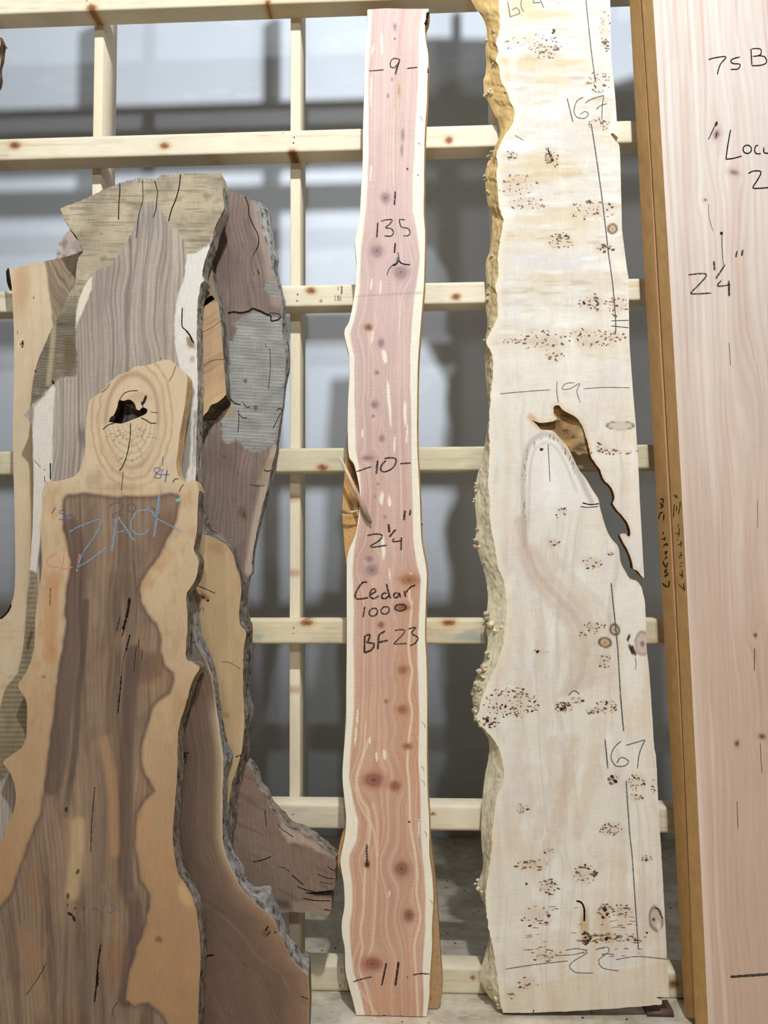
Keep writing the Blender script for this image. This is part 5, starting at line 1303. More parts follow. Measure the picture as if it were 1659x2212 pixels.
# dark slab flaring at the foot
def paint_w4(P):
    X, Y = P.X, P.Y
    R = np.array(W4R, float)
    xr = np.interp(Y, R[:, 1], R[:, 0])
    dd = xr - X
    P.C = C3(112, 90, 74)[None, :] * (1 + 0.08 * fbm(X, Y, 40, 80, 3, 2)[:, None])
    up = 1 - sstep(1400, 1470, Y + (X - 420) * 0.5)
    P.mix(up * 0.9, (126, 122, 110))
    f = sstep(1800, 1990, Y)
    g = np.where(Y < 1900, dd, dd * 0.8 + (Y - 1900) * 0.3) + 6 * fbm(X, Y, 40, 160, 2, 7)
    P.mix(sstep(0.05, 0.7, fbm(g, Y, 6, 500, 3, 12)) * 0.5 * (1 - 0.4 * f), (80, 62, 50))
    P.mix(sstep(0.1, 0.7, -fbm(g, Y, 12, 500, 3, 19)) * 0.45, (146, 120, 96))
    P.mix(rings(g + 1.5 * fbm(X, Y, 30, 240, 2, 44), 8, 3) * 0.4, (78, 60, 48))
    P.mix(sstep(35, 90, dd) * 0.45 * (1 - 0.6 * f), (78, 63, 53))  # dark wood away from the bark, with the front slab's shade painted in
    P.mix(sstep(0.1, 0.6, fbm(X, Y, 24, 50, 3, 45)) * 0.3, (88, 70, 58))
    P.mix((1 - sstep(0, 26, dd)) * 0.75 * sstep(1480, 1560, Y) * (1 - 0.5 * f), (196, 172, 136))
    P.mix((1 - sstep(0, 5, dd)) * 0.6, (206, 190, 164))
    P.mix(f * sstep(0.1, 0.6, fbm(X + Y * .4, Y - X * .5, 60, 18, 3, 41)) * 0.4, (84, 64, 52))
    P.mix(f * (1 - sstep(10, 70, dd)) * 0.5, (170, 130, 96))
    P.mix(sstep(1900, 2100, Y) * 0.35, (122, 92, 74))
    d = P.ell(398, 1632, 10, 16, 0, 0.3)
    P.mix((1 - sstep(0.8, 2.6, d)) * 0.5, (84, 64, 56)); P.mix((1 - sstep(0.2, 0.6, d)) * 0.9, (34, 26, 24))
    P.mix((1 - sstep(0.4, 1.1, P.ell(573, 2015, 12, 9, -40, 0.5))) * 0.5, (84, 60, 44))


W4R = [(405, 1262), (409, 1275), (415, 1339), (427, 1389), (447, 1429), (459, 1464), (465, 1508), (470, 1545), (476, 1590), (480, 1614), (482, 1647), (481, 1712), (481, 1809), (487, 1842), (497.6, 1870), (508.5, 1892), (521.5, 1918), (552, 1950), (578, 1972), (593, 1988), (606, 2020), (613, 2033), (631, 2073), (656, 2099), (667, 2107)]
W4B = [(414, 1250), (421, 1270), (427, 1309), (437, 1369), (455, 1414), (467, 1452), (473, 1498), (478, 1530), (488, 1590), (495.5, 1610), (504, 1634), (494, 1657), (491, 1712), (493, 1777), (496, 1810), (508.5, 1842), (526, 1872), (532, 1892), (552, 1914), (583, 1914), (589, 1933), (602, 1961), (615, 1994), (631, 2028), (669, 2066)]
w4 = Slab('dark_walnut_slab', 'dark brown slab with whitish bark line, flaring out at its foot', 'wood slab', (2.545, 0.04, 0.0), 0.06, -0.6)
w4.build([
    dict(pts=[(385, 1300), (396, 1266), (405, 1262)], kind='bark', part='bark'),
    dict(pts=W4R, back=W4B, kind='bark', amp=0.004, K=9, col=(128, 124, 120), part='bark', label='whitish-grey bark', step=3.5, jit=0.8),
    dict(pts=[(667, 2107), (669, 2154), (667, 2212), (664, 2290)], back=[(671, 2068), (673, 2154), (671, 2212), (668, 2280)], smooth=False, kind='cut', col=(96, 76, 66), part='sawn_edge'),
    dict(pts=[(664, 2290), (350, 2290)], smooth=False, kind='cut'),
    dict(pts=[(350, 2290), (345, 1500), (385, 1300)], smooth=False, kind='bark', part='bark'),
], 3.2, paint_w4, (112, 90, 74), M_SMOOTH)
w4.marks([([(390, 1618), (400, 1628), (408, 1624)], 2.6), ([(396, 1640), (402, 1632), (400, 1650)], 2.4), ([(440, 2068), (452, 2064), (462, 2063)], 4.0), ([(573, 2010), (580, 2000)], 3), ([(576, 2022), (584, 2012)], 2.2), ([(592, 2016), (598, 2012)], 2.2), ([(522, 2078), (534, 2090)], .8), ([(650, 2152), (666, 2158)], 1.6), ([(404, 1392), (424, 1386)], 1.2)], M_CRACK, 'crack', 1.6, lift=0.0004)


# tan-and-dark slab at the far left
def paint_l1(P):
    X, Y = P.X, P.Y
    P.C = C3(206, 182, 150)[None, :] * (1 + 0.04 * fbm(X, Y, 40, 90, 3, 2)[:, None])
    g = X + 5 * fbm(X, Y, 40, 200, 2, 4)
    P.mix(sstep(0.1, 0.7, fbm(g, Y, 8, 500, 2, 12)) * 0.3, (190, 152, 110))
    P.mix((1 - sstep(0.3, 1.3, P.ell(45, 610, 20, 70, 0, 0.3))) * 0.5, (178, 134, 90))
    P.mix(sstep(780, 900, Y) * sstep(30, 60, X - 18 + 6 * np.sin(Y / 90)) * 0.5, (182, 146, 102))
    P.mix(sstep(1280, 1420, Y) * sstep(0.0, 0.6, fbm(X + Y * .3, Y, 60, 14, 3, 9)) * 0.4, (176, 128, 78))
    hp = [(95, 556), (180, 535), (200, 560), (190, 620), (160, 640), (118, 720), (113, 690), (108, 640), (102, 590)]
    m_ = P.poly(hp, 2, 2)
    v = np.abs(X - 150 + 0.0) * 1.0 + (Y - 560) * 0.55 + 8 * fbm(X, Y, 24, 30, 2, 8)
    st = fbm(v, X * 0 + 3, 5, 10, 2, 14)
    hc = C3(142, 122, 98)[None, :] * (1 + 0.3 * st[:, None])
    P.C = P.C * (1 - m_[:, None]) + hc * m_[:, None]
    P.mix((1 - sstep(0.3, 1.2, P.ell(46, 740, 10, 16, 20, 0.4))) * 0.35, (230, 214, 190))
    P.mix((1 - sstep(0.4, 1.1, P.ell(48, 742, 4, 7, 30, 0.5))) * 0.8, (120, 72, 44))


l1 = Slab('tan_streaked_slab', 'pale tan slab with a dark striped corner, leftmost behind the tallest grey slab', 'wood slab', (2.66, 0.04, 0.0), 0.05, -1.2)
l1.build([
    dict(pts=[(20, 582), (93.5, 565), (149, 553), (175, 545), (210, 536)], smooth=False, kind='cut', off=0, col=(150, 124, 96), part='sawn_end', jit=0.6),
    dict(pts=[(210, 536), (205, 900), (160, 1200), (130, 1450), (110, 2216)], smooth=False, kind='bark', part='bark'),
    dict(pts=[(110, 2216), (-100, 2216)], smooth=False, kind='cut'),
    dict(pts=[(-100, 2216), (-90, 1800), (-70, 1500), (-36, 1380), (0, 1340), (20, 1319), (25, 1303), (31, 1279), (33, 1220), (32, 1138), (30, 1048), (29, 1018), (28, 919), (30, 810), (30, 718), (26, 630), (24, 610)], kind='live', off=-1, amp=0.001, col=(196, 160, 112), part='live_edge'),
    dict(pts=[(24, 610), (20, 582)], smooth=False, back=[(22, 628), (18, 622), (14, 606), (13, 585), (18, 577)], kind='bark', part='bark', amp=0.003, col=(62, 52, 44), label='dark bark flake'),
], 3.6, paint_l1, (212, 182, 144), M_SMOOTH)
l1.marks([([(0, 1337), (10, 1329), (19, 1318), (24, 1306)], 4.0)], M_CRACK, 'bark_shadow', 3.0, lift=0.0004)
l1.marks([([(48, 735), (50, 745), (47, 752)], 2.2), ([(44, 744), (52, 740)], 1.6), ([(38, 714), (38, 722)], 1.2), ([(72, 640), (73, 646)], 1.4)], M_CRACK, 'crack', 1.4, lift=0.0004)


# tallest grey weathered slab
def paint_zb(P):
    X, Y = P.X, P.Y
    bump = 20 * np.exp(-((X - 290) / 60.0) ** 2) * np.exp(-((Y - 640) / 220.0) ** 2)
    g = X + 10 * fbm(X, Y, 50, 130, 2, 4) + 0.00022 * (X - 285) * (np.clip(Y, 400, 900) - 520) + np.sign(X - 285) * bump
    P.C = C3(172, 158, 142)[None, :] * (1 + 0.05 * fbm(X, Y, 60, 120, 3, 2)[:, None])
    gl = fbm(g, Y, 5.0, 420, 2, 12)
    P.mix(sstep(0.0, 0.6, gl) * 0.55, (124, 110, 102))
    P.mix(sstep(0.35, 0.7, fbm(g, Y, 7, 600, 2, 18)) * 0.5, (92, 84, 84))
    P.mix(rings(g + 4 * fbm(X, Y, 26, 120, 2, 81), 9.5, 4) * 0.6 * (0.6 + 0.6 * fbm(X, Y, 40, 150, 2, 82)), (96, 86, 82))
    P.mix(sstep(0.1, 0.7, -fbm(g, Y, 18, 500, 2, 23)) * 0.45, (198, 182, 160))
    P.mix((1 - sstep(0.2, 1.2, P.ell(215, 640, 34, 90, 15, 0.4))) * 0.35, (130, 114, 106))
    P.mix((1 - sstep(0.2, 1.2, P.ell(320, 480, 36, 60, 0, 0.4))) * 0.4, (128, 118, 114))
    P.mix((1 - sstep(0.1, 1.1, P.ell(178, 945, 12, 34, 0, 0.5))) * 0.6, (96, 82, 78))
    # weathered sawn skin
    wl = [(90, 430), (500, 360), (500, 440), (449, 529), (430, 545), (403, 547), (399, 523), (385, 499), (366, 487), (350, 460), (336, 434), (309, 438), (300, 460), (288, 499), (265, 539), (243, 571), (199, 589), (185, 611), (169, 648), (164, 688), (163, 728), (167, 778), (166, 810), (131, 816), (117, 828), (99, 846), (80, 867), (60, 880), (60, 780), (110, 700), (160, 610), (150, 560)]
    m_ = P.poly(wl, 1.6, 3, 8)
    st = 0.5 + 0.5 * np.sin(Y * 1.15 + 0.12 * X + 2.2 * fbm(X, Y, 50, 10, 2, 3))
    st2 = sstep(0.1, 0.6, fbm(X, Y, 60, 2.6, 2, 29))
    wc = C3(176, 160, 134)[None, :] * (1 + 0.16 * fbm(X, Y, 50, 40, 3, 7)[:, None]) * (1 - 0.07 * (1 - st[:, None]) - 0.20 * st2[:, None])
    lowl = sstep(600, 700, Y)[:, None] * (1 - sstep(160, 175, X))[:, None]
    wc = wc * (1 - lowl * 0.22 - lowl * 0.2 * st[:, None])
    P.C = P.C * (1 - m_[:, None]) + wc * m_[:, None]
    P.mix(m_ * sstep(0.2, 0.6, fbm(X, Y, 30, 18, 3, 51)) * 0.4, (112, 96, 72))
    P.mix(m_ * sstep(0.2, 0.6, -fbm(X, Y, 40, 24, 3, 57)) * 0.25, (190, 176, 150))
    P.mix(m_ * (1 - sstep(0.3, 1.1, P.ell(150, 770, 18, 50, 0, 0.5))) * 0.5, (94, 74, 50))
    P.mix(m_ * P.line([(116, 700), (112, 760), (104, 830)], 5, 6) * 0.5, (206, 184, 144))
    P.D = -0.0010 * m_ * (1 - st)
    # pale inclusion and sapwood
    P.mix(P.poly([(199, 595), (198, 625), (188, 650), (176, 680), (164, 704), (165, 672), (171, 645), (184, 614)], 1.5, 1), (218, 204, 182))
    sr = [(403, 548), (425, 546), (452, 528), (470, 540), (440, 600), (440, 640), (432, 700), (432, 1050), (398, 1046), (384, 1020), (384, 980), (392, 920), (400, 860), (388, 800), (377, 740), (377, 688), (384, 634), (396, 608), (403, 560)]
    P.mix(P.poly(sr, 2, 2), (214, 205, 194))
    P.mix(P.poly([(404, 832), (420, 838), (413, 900), (412, 960), (410, 1000), (400, 1042), (385, 1025), (382, 990), (390, 930), (400, 880)], 3, 3) * 0.85, (128, 122, 114))
    P.mix(P.poly([(418, 860), (424, 860), (424, 1040), (416, 1036)], 3, 3) * sstep(-.1, .3, fbm(X, Y, 8, 30, 2, 9)) * 0.6, (120, 110, 100))
    P.mix((1 - sstep(0.4, 1.1, P.ell(412, 742, 11, 16, -20, 0.4))) * 0.85, (132, 112, 84))
    P.mix((1 - sstep(0.4, 1.1, P.ell(416, 775, 8, 10, 0, 0.4))) * 0.5, (140, 124, 100))
    sl = [(112, 832), (119, 836), (114, 930), (111, 1040), (70, 1290), (62, 1260), (70, 1100), (72, 980), (69, 920), (76, 878), (100, 850)]
    P.mix(P.poly(sl, 2, 2) * 0.95, (214, 204, 190))
    gm = P.poly([(64, 1230), (82, 1240), (78, 1330), (74, 1400), (60, 1450), (58, 1620), (-60, 1760), (-60, 1500), (10, 1490), (40, 1450), (52, 1390), (56, 1330)], 3, 3)
    stv = 0.5 + 0.5 * np.sin(Y * 1.6)
    P.C = P.C * (1 - gm[:, None]) + (C3(142, 126, 100)[None, :] * (0.85 + 0.2 * stv[:, None]) * (1 + 0.12 * fbm(X, Y, 20, 40, 3, 8)[:, None])) * gm[:, None]
    P.mix((1 - sstep(0.4, 1.1, P.ell(64, 1382, 6, 26, 18, 0.5))) * 0.7, (84, 58, 38))
    P.mix((1 - sstep(0.2, 1.1, P.ell(20, 1640, 44, 90, 0, 0.3))) * 0.35, (104, 88, 70))


ZBL = [(130, 449.5), (137, 469), (147, 487), (153, 497), (165, 511), (173, 529), (179, 543), (168, 560), (163, 604), (161, 615), (147, 638), (129, 678), (111, 712), (97, 744), (84, 774), (77, 796), (72, 820), (68, 850), (65, 880), (58, 890), (52, 896), (60, 906), (69, 922), (70.6, 979), (72.6, 1038), (70.6, 1138), (68.6, 1170), (63.7, 1230), (58.7, 1279), (55, 1339), (51, 1389), (43, 1428), (36, 1456), (18, 1478), (8, 1498), (0, 1528), (-25, 1600), (-60, 1700), (-90, 2290)]
ZBR = [(483, 404), (481, 425), (485, 440), (482, 454), (473, 473), (463, 495), (457, 521), (451, 539), (445, 555), (439, 579), (437, 596), (443, 606), (435, 612), (431, 630), (427, 658), (425, 718), (426, 800), (427, 820), (426, 889), (424, 939), (423, 989), (422, 1036), (405, 1100), (385, 1200), (335, 1300), (330, 1700), (250, 2000), (210, 2290)]
zb = Slab('grey_walnut_slab', 'tallest slab of the left stack, grey-brown striped with a ragged wide weathered top', 'wood slab', (2.545, 0.04, 0.0), 0.06, -1.0)
zb.build([
    dict(pts=[(130, 449.5), (183, 429.6), (228.8, 407.7), (258.6, 394.8), (288, 387), (308, 383), (320, 386), (338, 386), (345.8, 378), (389.5, 375), (439, 375), (477, 374), (483, 404)], smooth=False, kind='cut', off=2, col=(176, 162, 140), part='sawn_end', jit=1.2, js=6, step=3),
    dict(pts=ZBR, kind='bark', off=2.5, amp=0.003, part='bark', col=(150, 142, 132), jit=1.2, js=7, step=4),
    dict(pts=[(210, 2290), (-90, 2290)], smooth=False, kind='cut'),
    dict(pts=ZBL[::-1], kind='bark', off=5, amp=0.003, part='bark', col=(120, 108, 92), jit=0.8, js=8, step=4),
], 2.5, paint_zb, (172, 158, 142), M_ROUGH)
zb.marks([([(258.6, 395), (259, 412), (257, 440), (256, 474)], 2.2), ([(308, 388), (309, 420), (308, 436), (301, 460), (297, 490), (294, 515)], 1.4), ([(334, 390), (340, 412), (339, 430), (336, 455), (331, 470)], 1.8), ([(390, 377), (387, 404), (380, 430), (371, 452), (364, 478)], 2.4), ([(394, 665), (393, 690), (394, 706), (402, 714), (412, 728), (419, 742)], 2.4), ([(402, 714), (410, 724), (416, 738)], 3.4), ([(109, 1000), (109, 1036)], 2.6), ([(96, 1016), (98, 1014)], 3), ([(96, 1028), (97, 1042)], 1.4), ([(74, 994), (88, 1010)], 1.0), ([(113, 822), (117, 830)], 4), ([(347, 773), (348, 776)], 2.4), ([(75, 800), (79, 803)], 2.6)], M_CRACK, 'crack', 1.6, lift=0.0004)

# ---------------------------------------------------------------- front slab with the knot hole
ZH = [(136, 1098), (137, 1078), (143, 1070), (175, 1066), (219, 1069), (258, 1074), (298, 1072), (340, 1070), (369, 1066), (385, 1072), (387, 1086), (383, 1118), (377, 1138), (360, 1168), (340, 1206), (320, 1233), (304, 1255), (302, 1275), (308, 1303), (320, 1327), (340, 1349), (347, 1369), (348, 1408), (357, 1438), (375, 1454), (376, 1470), (365, 1496), (344, 1512), (330, 1528), (322, 1554), (312, 1587), (306, 1620), (307, 1650), (316, 1677), (335, 1709), (316, 1727), (295, 1759), (291, 1823), (304, 1901), (325, 1933), (316, 1993), (298, 2039), (276, 2107), (271, 2160), (290, 2172), (320, 2167), (350, 2190), (362, 2212), (380, 2330), (-200, 2330), (-160, 2100), (0, 1962), (27, 1924), (50, 1851), (87, 1755), (96, 1709), (105, 1626), (112, 1560), (117, 1538), (121, 1478), (131, 1428), (139, 1379), (142, 1349), (140, 1309), (147, 1259), (153, 1216), (145, 1176), (137, 1138)]


def paint_zk(P):
    X, Y = P.X, P.Y
    t = sstep(1050, 2100, Y)[:, None]
    P.C = (C3(198, 172, 138) * (1 - t) + C3(164, 128, 92) * t) * (1 + 0.05 * fbm(X, Y, 50, 90, 3, 2)[:, None])
    g = X + 8 * fbm(X, Y, 40, 160, 2, 4)
    P.mix(sstep(0.05, 0.7, fbm(g, Y, 9, 260, 3, 12)) * 0.3, (170, 126, 86))
    P.mix(sstep(0.2, 0.6, fbm(X, Y, 40, 60, 3, 36)) * 0.35, (188, 134, 92))
    P.mix(P.line([(112, 1250), (108, 1330), (108, 1420)], 16, 14) * 0.4, (178, 118, 76))
    # heartwood
    sd = P.sdist(ZH) + 3 * fbm(X, Y, 18, 22, 2, 61)
    P.mix(rings(sd + 9 * fbm(X, Y, 40, 90, 3, 64), 13, 3) * 0.08 * (0.6 + 0.6 * fbm(X, Y, 40, 80, 2, 65)), (150, 108, 70))
    P.mix(sstep(0.1, 0.6, fbm(X, Y, 18, 36, 3, 66)) * 0.22, (160, 120, 84))
    hm = sstep(-2.5, 2.5, sd)
    hg = X + 12 * fbm(X, Y, 50, 220, 2, 15) - 0.10 * (Y - 1500) * sstep(1500, 1900, Y) * (1 - X / 260.0)
    hb = C3(138, 114, 93)[None, :] * (1 + 0.08 * fbm(X, Y, 60, 120, 3, 22)[:, None])
    hm_ = hm[:, None]
    P.C = P.C * (1 - hm_) + hb * hm_
    P.mix(hm * sstep(0.05, 0.6, fbm(hg, Y, 26, 700, 3, 25)) * 0.6, (88, 69, 56))
    P.mix(hm * sstep(0.1, 0.6, -fbm(hg, Y, 22, 600, 3, 28)) * 0.5, (172, 144, 114))
    P.mix(hm * sstep(0.15, 0.7, fbm(hg, Y, 8, 420, 3, 31)) * 0.45, (82, 63, 52))
    P.mix(hm * sstep(0.2, 0.6, fbm(hg, Y, 34, 240, 3, 131)) * 0.35, (150, 112, 80))
    P.mix(hm * sstep(0.3, 0.7, fbm(X, Y, 40, 120, 3, 47)) * 0.35, (164, 116, 78))
    P.mix(hm * rings(hg + 5 * fbm(X, Y, 26, 160, 2, 83), 11, 3) * 0.32 * (0.6 + 0.6 * fbm(X, Y, 50, 160, 2, 84)), (84, 64, 54))
    P.mix(hm * sstep(0.1, 0.6, fbm(X, Y, 20, 60, 3, 85)) * 0.28, (100, 78, 66))
    P.mix(hm * sstep(0.2, 0.6, -fbm(X, Y, 16, 60, 3, 86)) * 0.25, (164, 136, 110))
    # dark stripes
    P.mix(hm * P.line([(155, 1140), (160, 1240), (157, 1340), (150, 1420), (138, 1520), (125, 1640), (112, 1700)], 26, 12) * 0.55, (88, 70, 62))
    P.mix(hm * P.line([(186, 1300), (180, 1400), (168, 1500), (166, 1560), (160, 1640), (150, 1700), (142, 1760)], 7, 7) * 0.6, (78, 64, 58))
    P.mix(hm * P.line([(290, 1410), (280, 1500), (276, 1580), (272, 1700), (270, 1800), (272, 1900), (290, 1960), (292, 2020), (280, 2080), (272, 2160)], 20, 12) * 0.6, (82, 64, 56))
    P.mix(hm * (1 - sstep(0.3, 1.1, P.ell(310, 1440, 46, 40, 0, 0.4))) * 0.5, (90, 70, 60))
    P.mix(hm * (1 - sstep(0.3, 1.1, P.ell(345, 1150, 30, 50, 20, 0.4))) * 0.5, (104, 76, 62))
    P.mix(hm * (1 - sstep(0.3, 1.1, P.ell(300, 1200, 30, 40, 0, 0.4))) * 0.4, (106, 82, 68))
    P.mix(hm * (1 - sstep(0.2, 1.1, P.ell(165, 1850, 60, 170, 6, 0.3))) * 0.4, (178, 150, 116))
    P.mix(hm * P.line([(168, 1780), (166, 1840), (156, 1930)], 14, 16) * 0.6, (196, 166, 122))
    P.mix(hm * P.line([(225, 1600), (240, 1680), (246, 1760), (248, 1840)], 10, 12) * 0.5, (184, 138, 92))
    P.mix(hm * (1 - sstep(0.2, 1.1, P.ell(60, 2050, 60, 60, -20, 0.5))) * 0.4, (164, 116, 84))
    P.mix(hm * (1 - sstep(0.2, 1.1, P.ell(170, 2110, 60, 80, 0, 0.4))) * 0.35, (120, 104, 92))
    P.mix(hm * (1 - sstep(0.2, 1.1, P.ell(240, 2080, 36, 60, 0, 0.4))) * 0.4, (150, 98, 62))
    P.mix(np.exp(-((sd - 2) / 5.0) ** 2) * 0.45, (84, 66, 58))
    # head around the hole
    hd = (1 - sstep(1030, 1066, Y))
    P.mix(hd * 0.6, (208, 184, 154))
    d = P.ell(285, 905, 88, 150, 0, 0.05)
    ring = fbm(d * 100 + 4 * fbm(X, Y, 20, 20, 2, 3), X * 0, 7, 10, 2, 71)
    P.mix(hd * sstep(0.1, 0.6, ring) * sstep(0.25, 0.5, d) * (1 - sstep(0.95, 1.15, d)) * 0.5, (164, 126, 90))
    P.mix(hd * np.exp(-((d - 0.66) / 0.05) ** 2) * 0.5, (150, 112, 86))
    d2 = P.ell(280, 905, 62, 100, 0, 0)
    arc = 0.5 + 0.5 * np.cos(d2 * 42)
    low = sstep(910, 925, Y)
    P.mix(hd * low * (1 - sstep(0.95, 1.1, d2)) * 0.55, (206, 186, 154))
    P.mix(hd * low * (1 - sstep(0.95, 1.05, d2)) * sstep(0.75, 1.0, arc) * 0.45, (150, 124, 96))
    P.mix(hd * (1 - sstep(0.4, 1.1, P.ell(300, 858, 34, 14, -10, 0.4))) * 0.45, (172, 138, 104))
    P.mix((1 - sstep(0.3, 1.1, P.ell(205, 1035, 20, 26, 30, 0.4))) * 0.3, (130, 108, 84))
    P.mix((1 - sstep(0.2, 1.1, P.ell(255, 1052, 60, 12, 0, 0.4))) * 0.3, (140, 118, 92))
    P.mix((1 - sstep(0.3, 1.0, P.ell(343, 2030, 13, 10, 10, 0.2))) * 0.7, (110, 82, 58))
    P.mix((1 - sstep(0.4, 1.2, P.ell(94, 1462, 5, 4, 0, 0.3))) * 0.6, (120, 90, 64))
    P.mix((1 - sstep(0.3, 1.1, P.ell(400, 1935, 18, 40, -20, 0.3))) * 0.5, (214, 182, 126))
    P.mix((1 - sstep(0.2, 1.1, P.ell(290, 1935, 26, 14, 0, 0.3))) * 0.45, (136, 104, 82))
    P.mix((1 - sstep(0.3, 1.1, P.ell(400, 1520, 20, 14, -40, 0.3))) * 0.3, (176, 128, 84))


ZKL = [(99.5, 1038.5), (96, 1048), (90.5, 1068), (91.5, 1098), (88.5, 1118), (86, 1148), (89.5, 1165), (90.5, 1220), (86.5, 1259), (81.6, 1299), (76.6, 1339), (75.6, 1379), (70.6, 1418), (59.7, 1446), (47.7, 1466), (40, 1477), (42, 1489), (52, 1504), (57, 1516), (58.7, 1538), (57, 1587), (53, 1603), (46, 1616), (27.5, 1629), (7, 1645), (12, 1656), (23, 1672), (33, 1704), (32, 1741), (18, 1782), (0, 1828), (-30, 1890), (-70, 1980), (-110, 2100), (-130, 2330)]
ZKT = [(99.5, 1038.5), (119, 1039.5), (151, 1032.5), (169, 1020.6), (177, 1002.7), (183, 975), (185, 939), (188, 899), (192, 873), (199, 859.5), (217, 847.5), (236.7, 825.6), (256.6, 809.7), (278.5, 801.8), (290, 792), (310, 790), (330, 785), (340, 781), (363.7, 777), (375.6, 784), (379.6, 791), (391.5, 798), (404, 814), (403.4, 839), (397.5, 887), (389.5, 929), (384.5, 969), (381, 1002), (385.5, 1030), (397.5, 1044), (407, 1042), (415.4, 1035.5), (425, 1044), (430, 1060)]
ZKR = [(430, 1060), (427, 1098), (425, 1148), (419, 1180), (420, 1192), (427, 1206), (429, 1218), (424, 1247), (411, 1271), (402.5, 1287), (405.4, 1339), (402.5, 1389), (402.5, 1422), (417, 1432), (431, 1443), (419, 1464), (410, 1488), (399.5, 1528), (389.5, 1558), (384, 1594), (382.5, 1672), (375.6, 1764), (373, 1810), (380, 1865), (387, 1892), (403, 1915), (421, 1956), (430.6, 2016), (433, 2084), (430, 2130), (428, 2212), (426, 2330)]
zk = Slab('walnut_crotch_slab', 'front brown slab with a knot hole in its rounded head, chalked ZACK', 'wood slab', (2.462, 0.04, 0.0), 0.058, -0.9)
zk.build([
    dict(pts=ZKT, kind='live', off=0.5, amp=0.001, col=(196, 164, 122), part='live_edge', jit=0.5),
    dict(pts=ZKR, kind='bark', off=1.5, amp=0.0015, col=(120, 108, 96), part='bark', jit=0.8, js=9),
    dict(pts=[(426, 2330), (-130, 2330)], smooth=False, kind='cut'),
    dict(pts=ZKL[::-1], kind='live', off=0.5, amp=0.001, col=(176, 142, 100), part='live_edge', jit=0.6),
], 2.7, paint_zk, (200, 166, 124), M_SMOOTH,
    holes=[[(234, 911), (246, 896), (253, 880), (257, 864), (266, 866), (280, 863), (291, 872), (295, 884), (302, 886), (307, 880), (318, 884), (316, 893), (303, 900), (290, 905), (270, 913), (258, 915)]])
zk.dots([(313, 863, 3.5, 10, 20), (308, 872, 3, 5, 0), (243, 905, 9, 5, -40), (152, 1975, 7, 3, 35), (160, 1984, 3, 7, -20), (147, 1936, 4, 7, 10), (168, 1882, 4, 6, 20), (146, 1955, 1.6, 3, 0), (162, 1962, 1.8, 3.5, 20), (181, 1962, 1.6, 4, 10), (143, 1748, 4, 6, 0)], M_SMOOTH, 'pit', kind=None, cols=[(30, 22, 18)] * 3 + [(28, 20, 16)] * 2 + [(98, 80, 54)] * 2 + [(60, 44, 32)] * 4)
zk.marks([([(257, 868), (266, 852), (280, 845), (298, 844)], 1.6), ([(282, 914), (281, 945), (275, 980), (266, 1005), (258, 1017)], 2.0), ([(266, 1020), (264, 1045), (262, 1060)], 1.4), ([(304, 902), (316, 908), (326, 914), (338, 914)], 2.0), ([(222, 928), (234, 918), (248, 914)], 1.8), ([(218, 848), (230, 840), (238, 828)], 1.2), ([(365, 824), (374, 808), (380, 790)], 1.2), ([(387, 1063), (392, 1052), (398, 1046)], 1.6), ([(372, 1042), (380, 1034), (386, 1036)], 1.6), ([(325, 890), (342, 892)], 1.2), ([(308, 874), (312, 890)], 1.6)], M_CRACK, 'crack', 1.6, lift=0.0004)
zk.marks([([(280, 1292), (278, 1310), (274, 1330), (270, 1345), (266, 1360)], 5.0), ([(268, 1360), (263, 1376)], 2.2), ([(259, 1332), (255, 1350), (252, 1364)], 1.6), ([(281, 1370), (276, 1390), (273, 1406)], 3.0), ([(295, 1392), (292, 1420), (289, 1450)], 1.4), ([(262, 1460), (260, 1490), (257, 1515), (255, 1540)], 2.8), ([(272, 1400), (266, 1430), (263, 1460)], 1.0), ([(218, 2040), (212, 2080), (208, 2130), (204, 2165)], 3.0), ([(212, 2100), (210, 2130)], 4), ([(254, 2165), (244, 2180), (242, 2200)], 1.2), ([(100, 2080), (84, 2110), (56, 2150)], 1.2), ([(205, 1700), (198, 1780), (196, 1840)], 1.6), ([(109, 1270), (108, 1310)], 1.2), ([(300, 1380), (299, 1400)], 1.4), ([(308, 1405), (306, 1425)], 1.4), ([(330, 1096), (345, 1118)], 1.2)], M_CRACK, 'crack', 1.8, lift=0.0004, jag=0.5)
items = []; cols = []
for k in range(70):
    a = RNG.uniform(20, 160); r = RNG.uniform(0.35, 1.0)
    x = 280 + 62 * r * math.cos(math.radians(a)); y = 908 + 95 * r * math.sin(math.radians(a))
    items.append((x, y, 0.6, RNG.uniform(2, 4.5), a - 90 + RNG.uniform(-15, 15))); cols.append((140, 112, 84))
zk.dots(items, M_SMOOTH, 'end_checks', cols=cols)
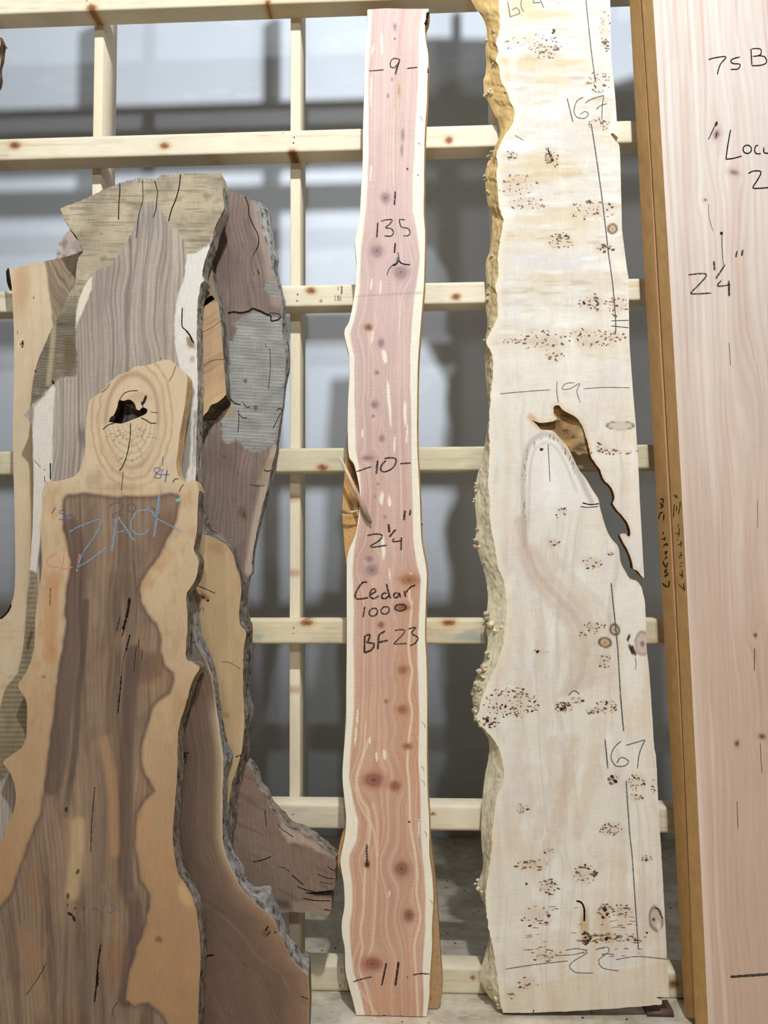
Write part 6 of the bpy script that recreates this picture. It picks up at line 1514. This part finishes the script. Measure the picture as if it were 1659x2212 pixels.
# chalk and pen writing
zk.marks([[(343.8, 1010.6), (333.8, 1011.6), (335.8, 1020.6), (347.7, 1026.6), (345.8, 1032.5), (333.8, 1031.5), (337.8, 1024.6), (346.7, 1014.6), (343.8, 1010.6)], [(352.7, 1012.6), (348.7, 1024.6), (367.6, 1024.6)], ([(361.7, 1014.6), (356.7, 1042.5)], 2.6), [(352, 986.8), (351.7, 1006.7)]], M_BLUE, width=1.9, label='blue figure 84')
zk.marks([[(149, 1150), (169, 1138), (195, 1128), (217, 1122), (215, 1138), (199, 1166), (187, 1182), (179, 1196), (167, 1226)], ([(169, 1225), (199, 1206), (231, 1182)], 3.4), ([(250, 1118), (249.6, 1132), (244.7, 1168), (241.7, 1191)], 4.6), ([(254.6, 1116), (272.5, 1142), (288.4, 1168)], 4.0), [(244.7, 1152), (268.5, 1146)], ([(322, 1100), (316, 1102), (298, 1104), (284.5, 1124), (284.5, 1144), (298, 1154), (314, 1152), (322, 1140)], 3.2), ([(344, 1070), (341, 1098), (337, 1128), (333, 1160)], 5.0), [(318, 1094), (334, 1114), (350, 1126), (369.6, 1136), (391.5, 1148)], ([(348, 1056), (345, 1070)], 2.0)], M_CHALK, width=2.8, label='pale blue chalk word ZACK')
zk.marks([[(235, 1096), (244.7, 1088), (260.6, 1086), (264.6, 1096), (256.6, 1106), (242.7, 1112), (246.7, 1118), (260.6, 1110), (266.6, 1113)], circ(284.5, 1097, 9, 9)], M_SLATE, width=1.7, label='faint slate figure 20')
zk.marks([([(120, 1096), (112, 1109)], 2.4), [(122, 1113), (123, 1114.5)], [(143, 1102), (131, 1103), (128, 1108), (141, 1112), (139, 1122), (127, 1122)], circ(153, 1118, 8, 6)], M_BLUE, width=1.8, label='faint blue figure 1.50')
zk.marks([[(122, 1198), (111, 1200), (102, 1210), (105, 1222), (127, 1225)], [(139, 1198), (133, 1230)], [(133, 1230), (157, 1225)], [(173, 1196), (169, 1218)], ([(166, 1228), (167, 1234)], 5)], M_PINK, width=3.4, label='pink chalk letters CL')
zk.marks([([(380, 1081), (391, 1079)], 7)], M_GREEN, 'chalk_dab', 6, label='pale green chalk dab')
zk.marks([[(198, 1966), (208, 1962), (216, 1972)], [(226, 1928), (228, 1945), (224, 1960)], circ(238, 1962, 9, 9, -90, 120)], M_BLUE, width=1.4, label='faint blue scribble')
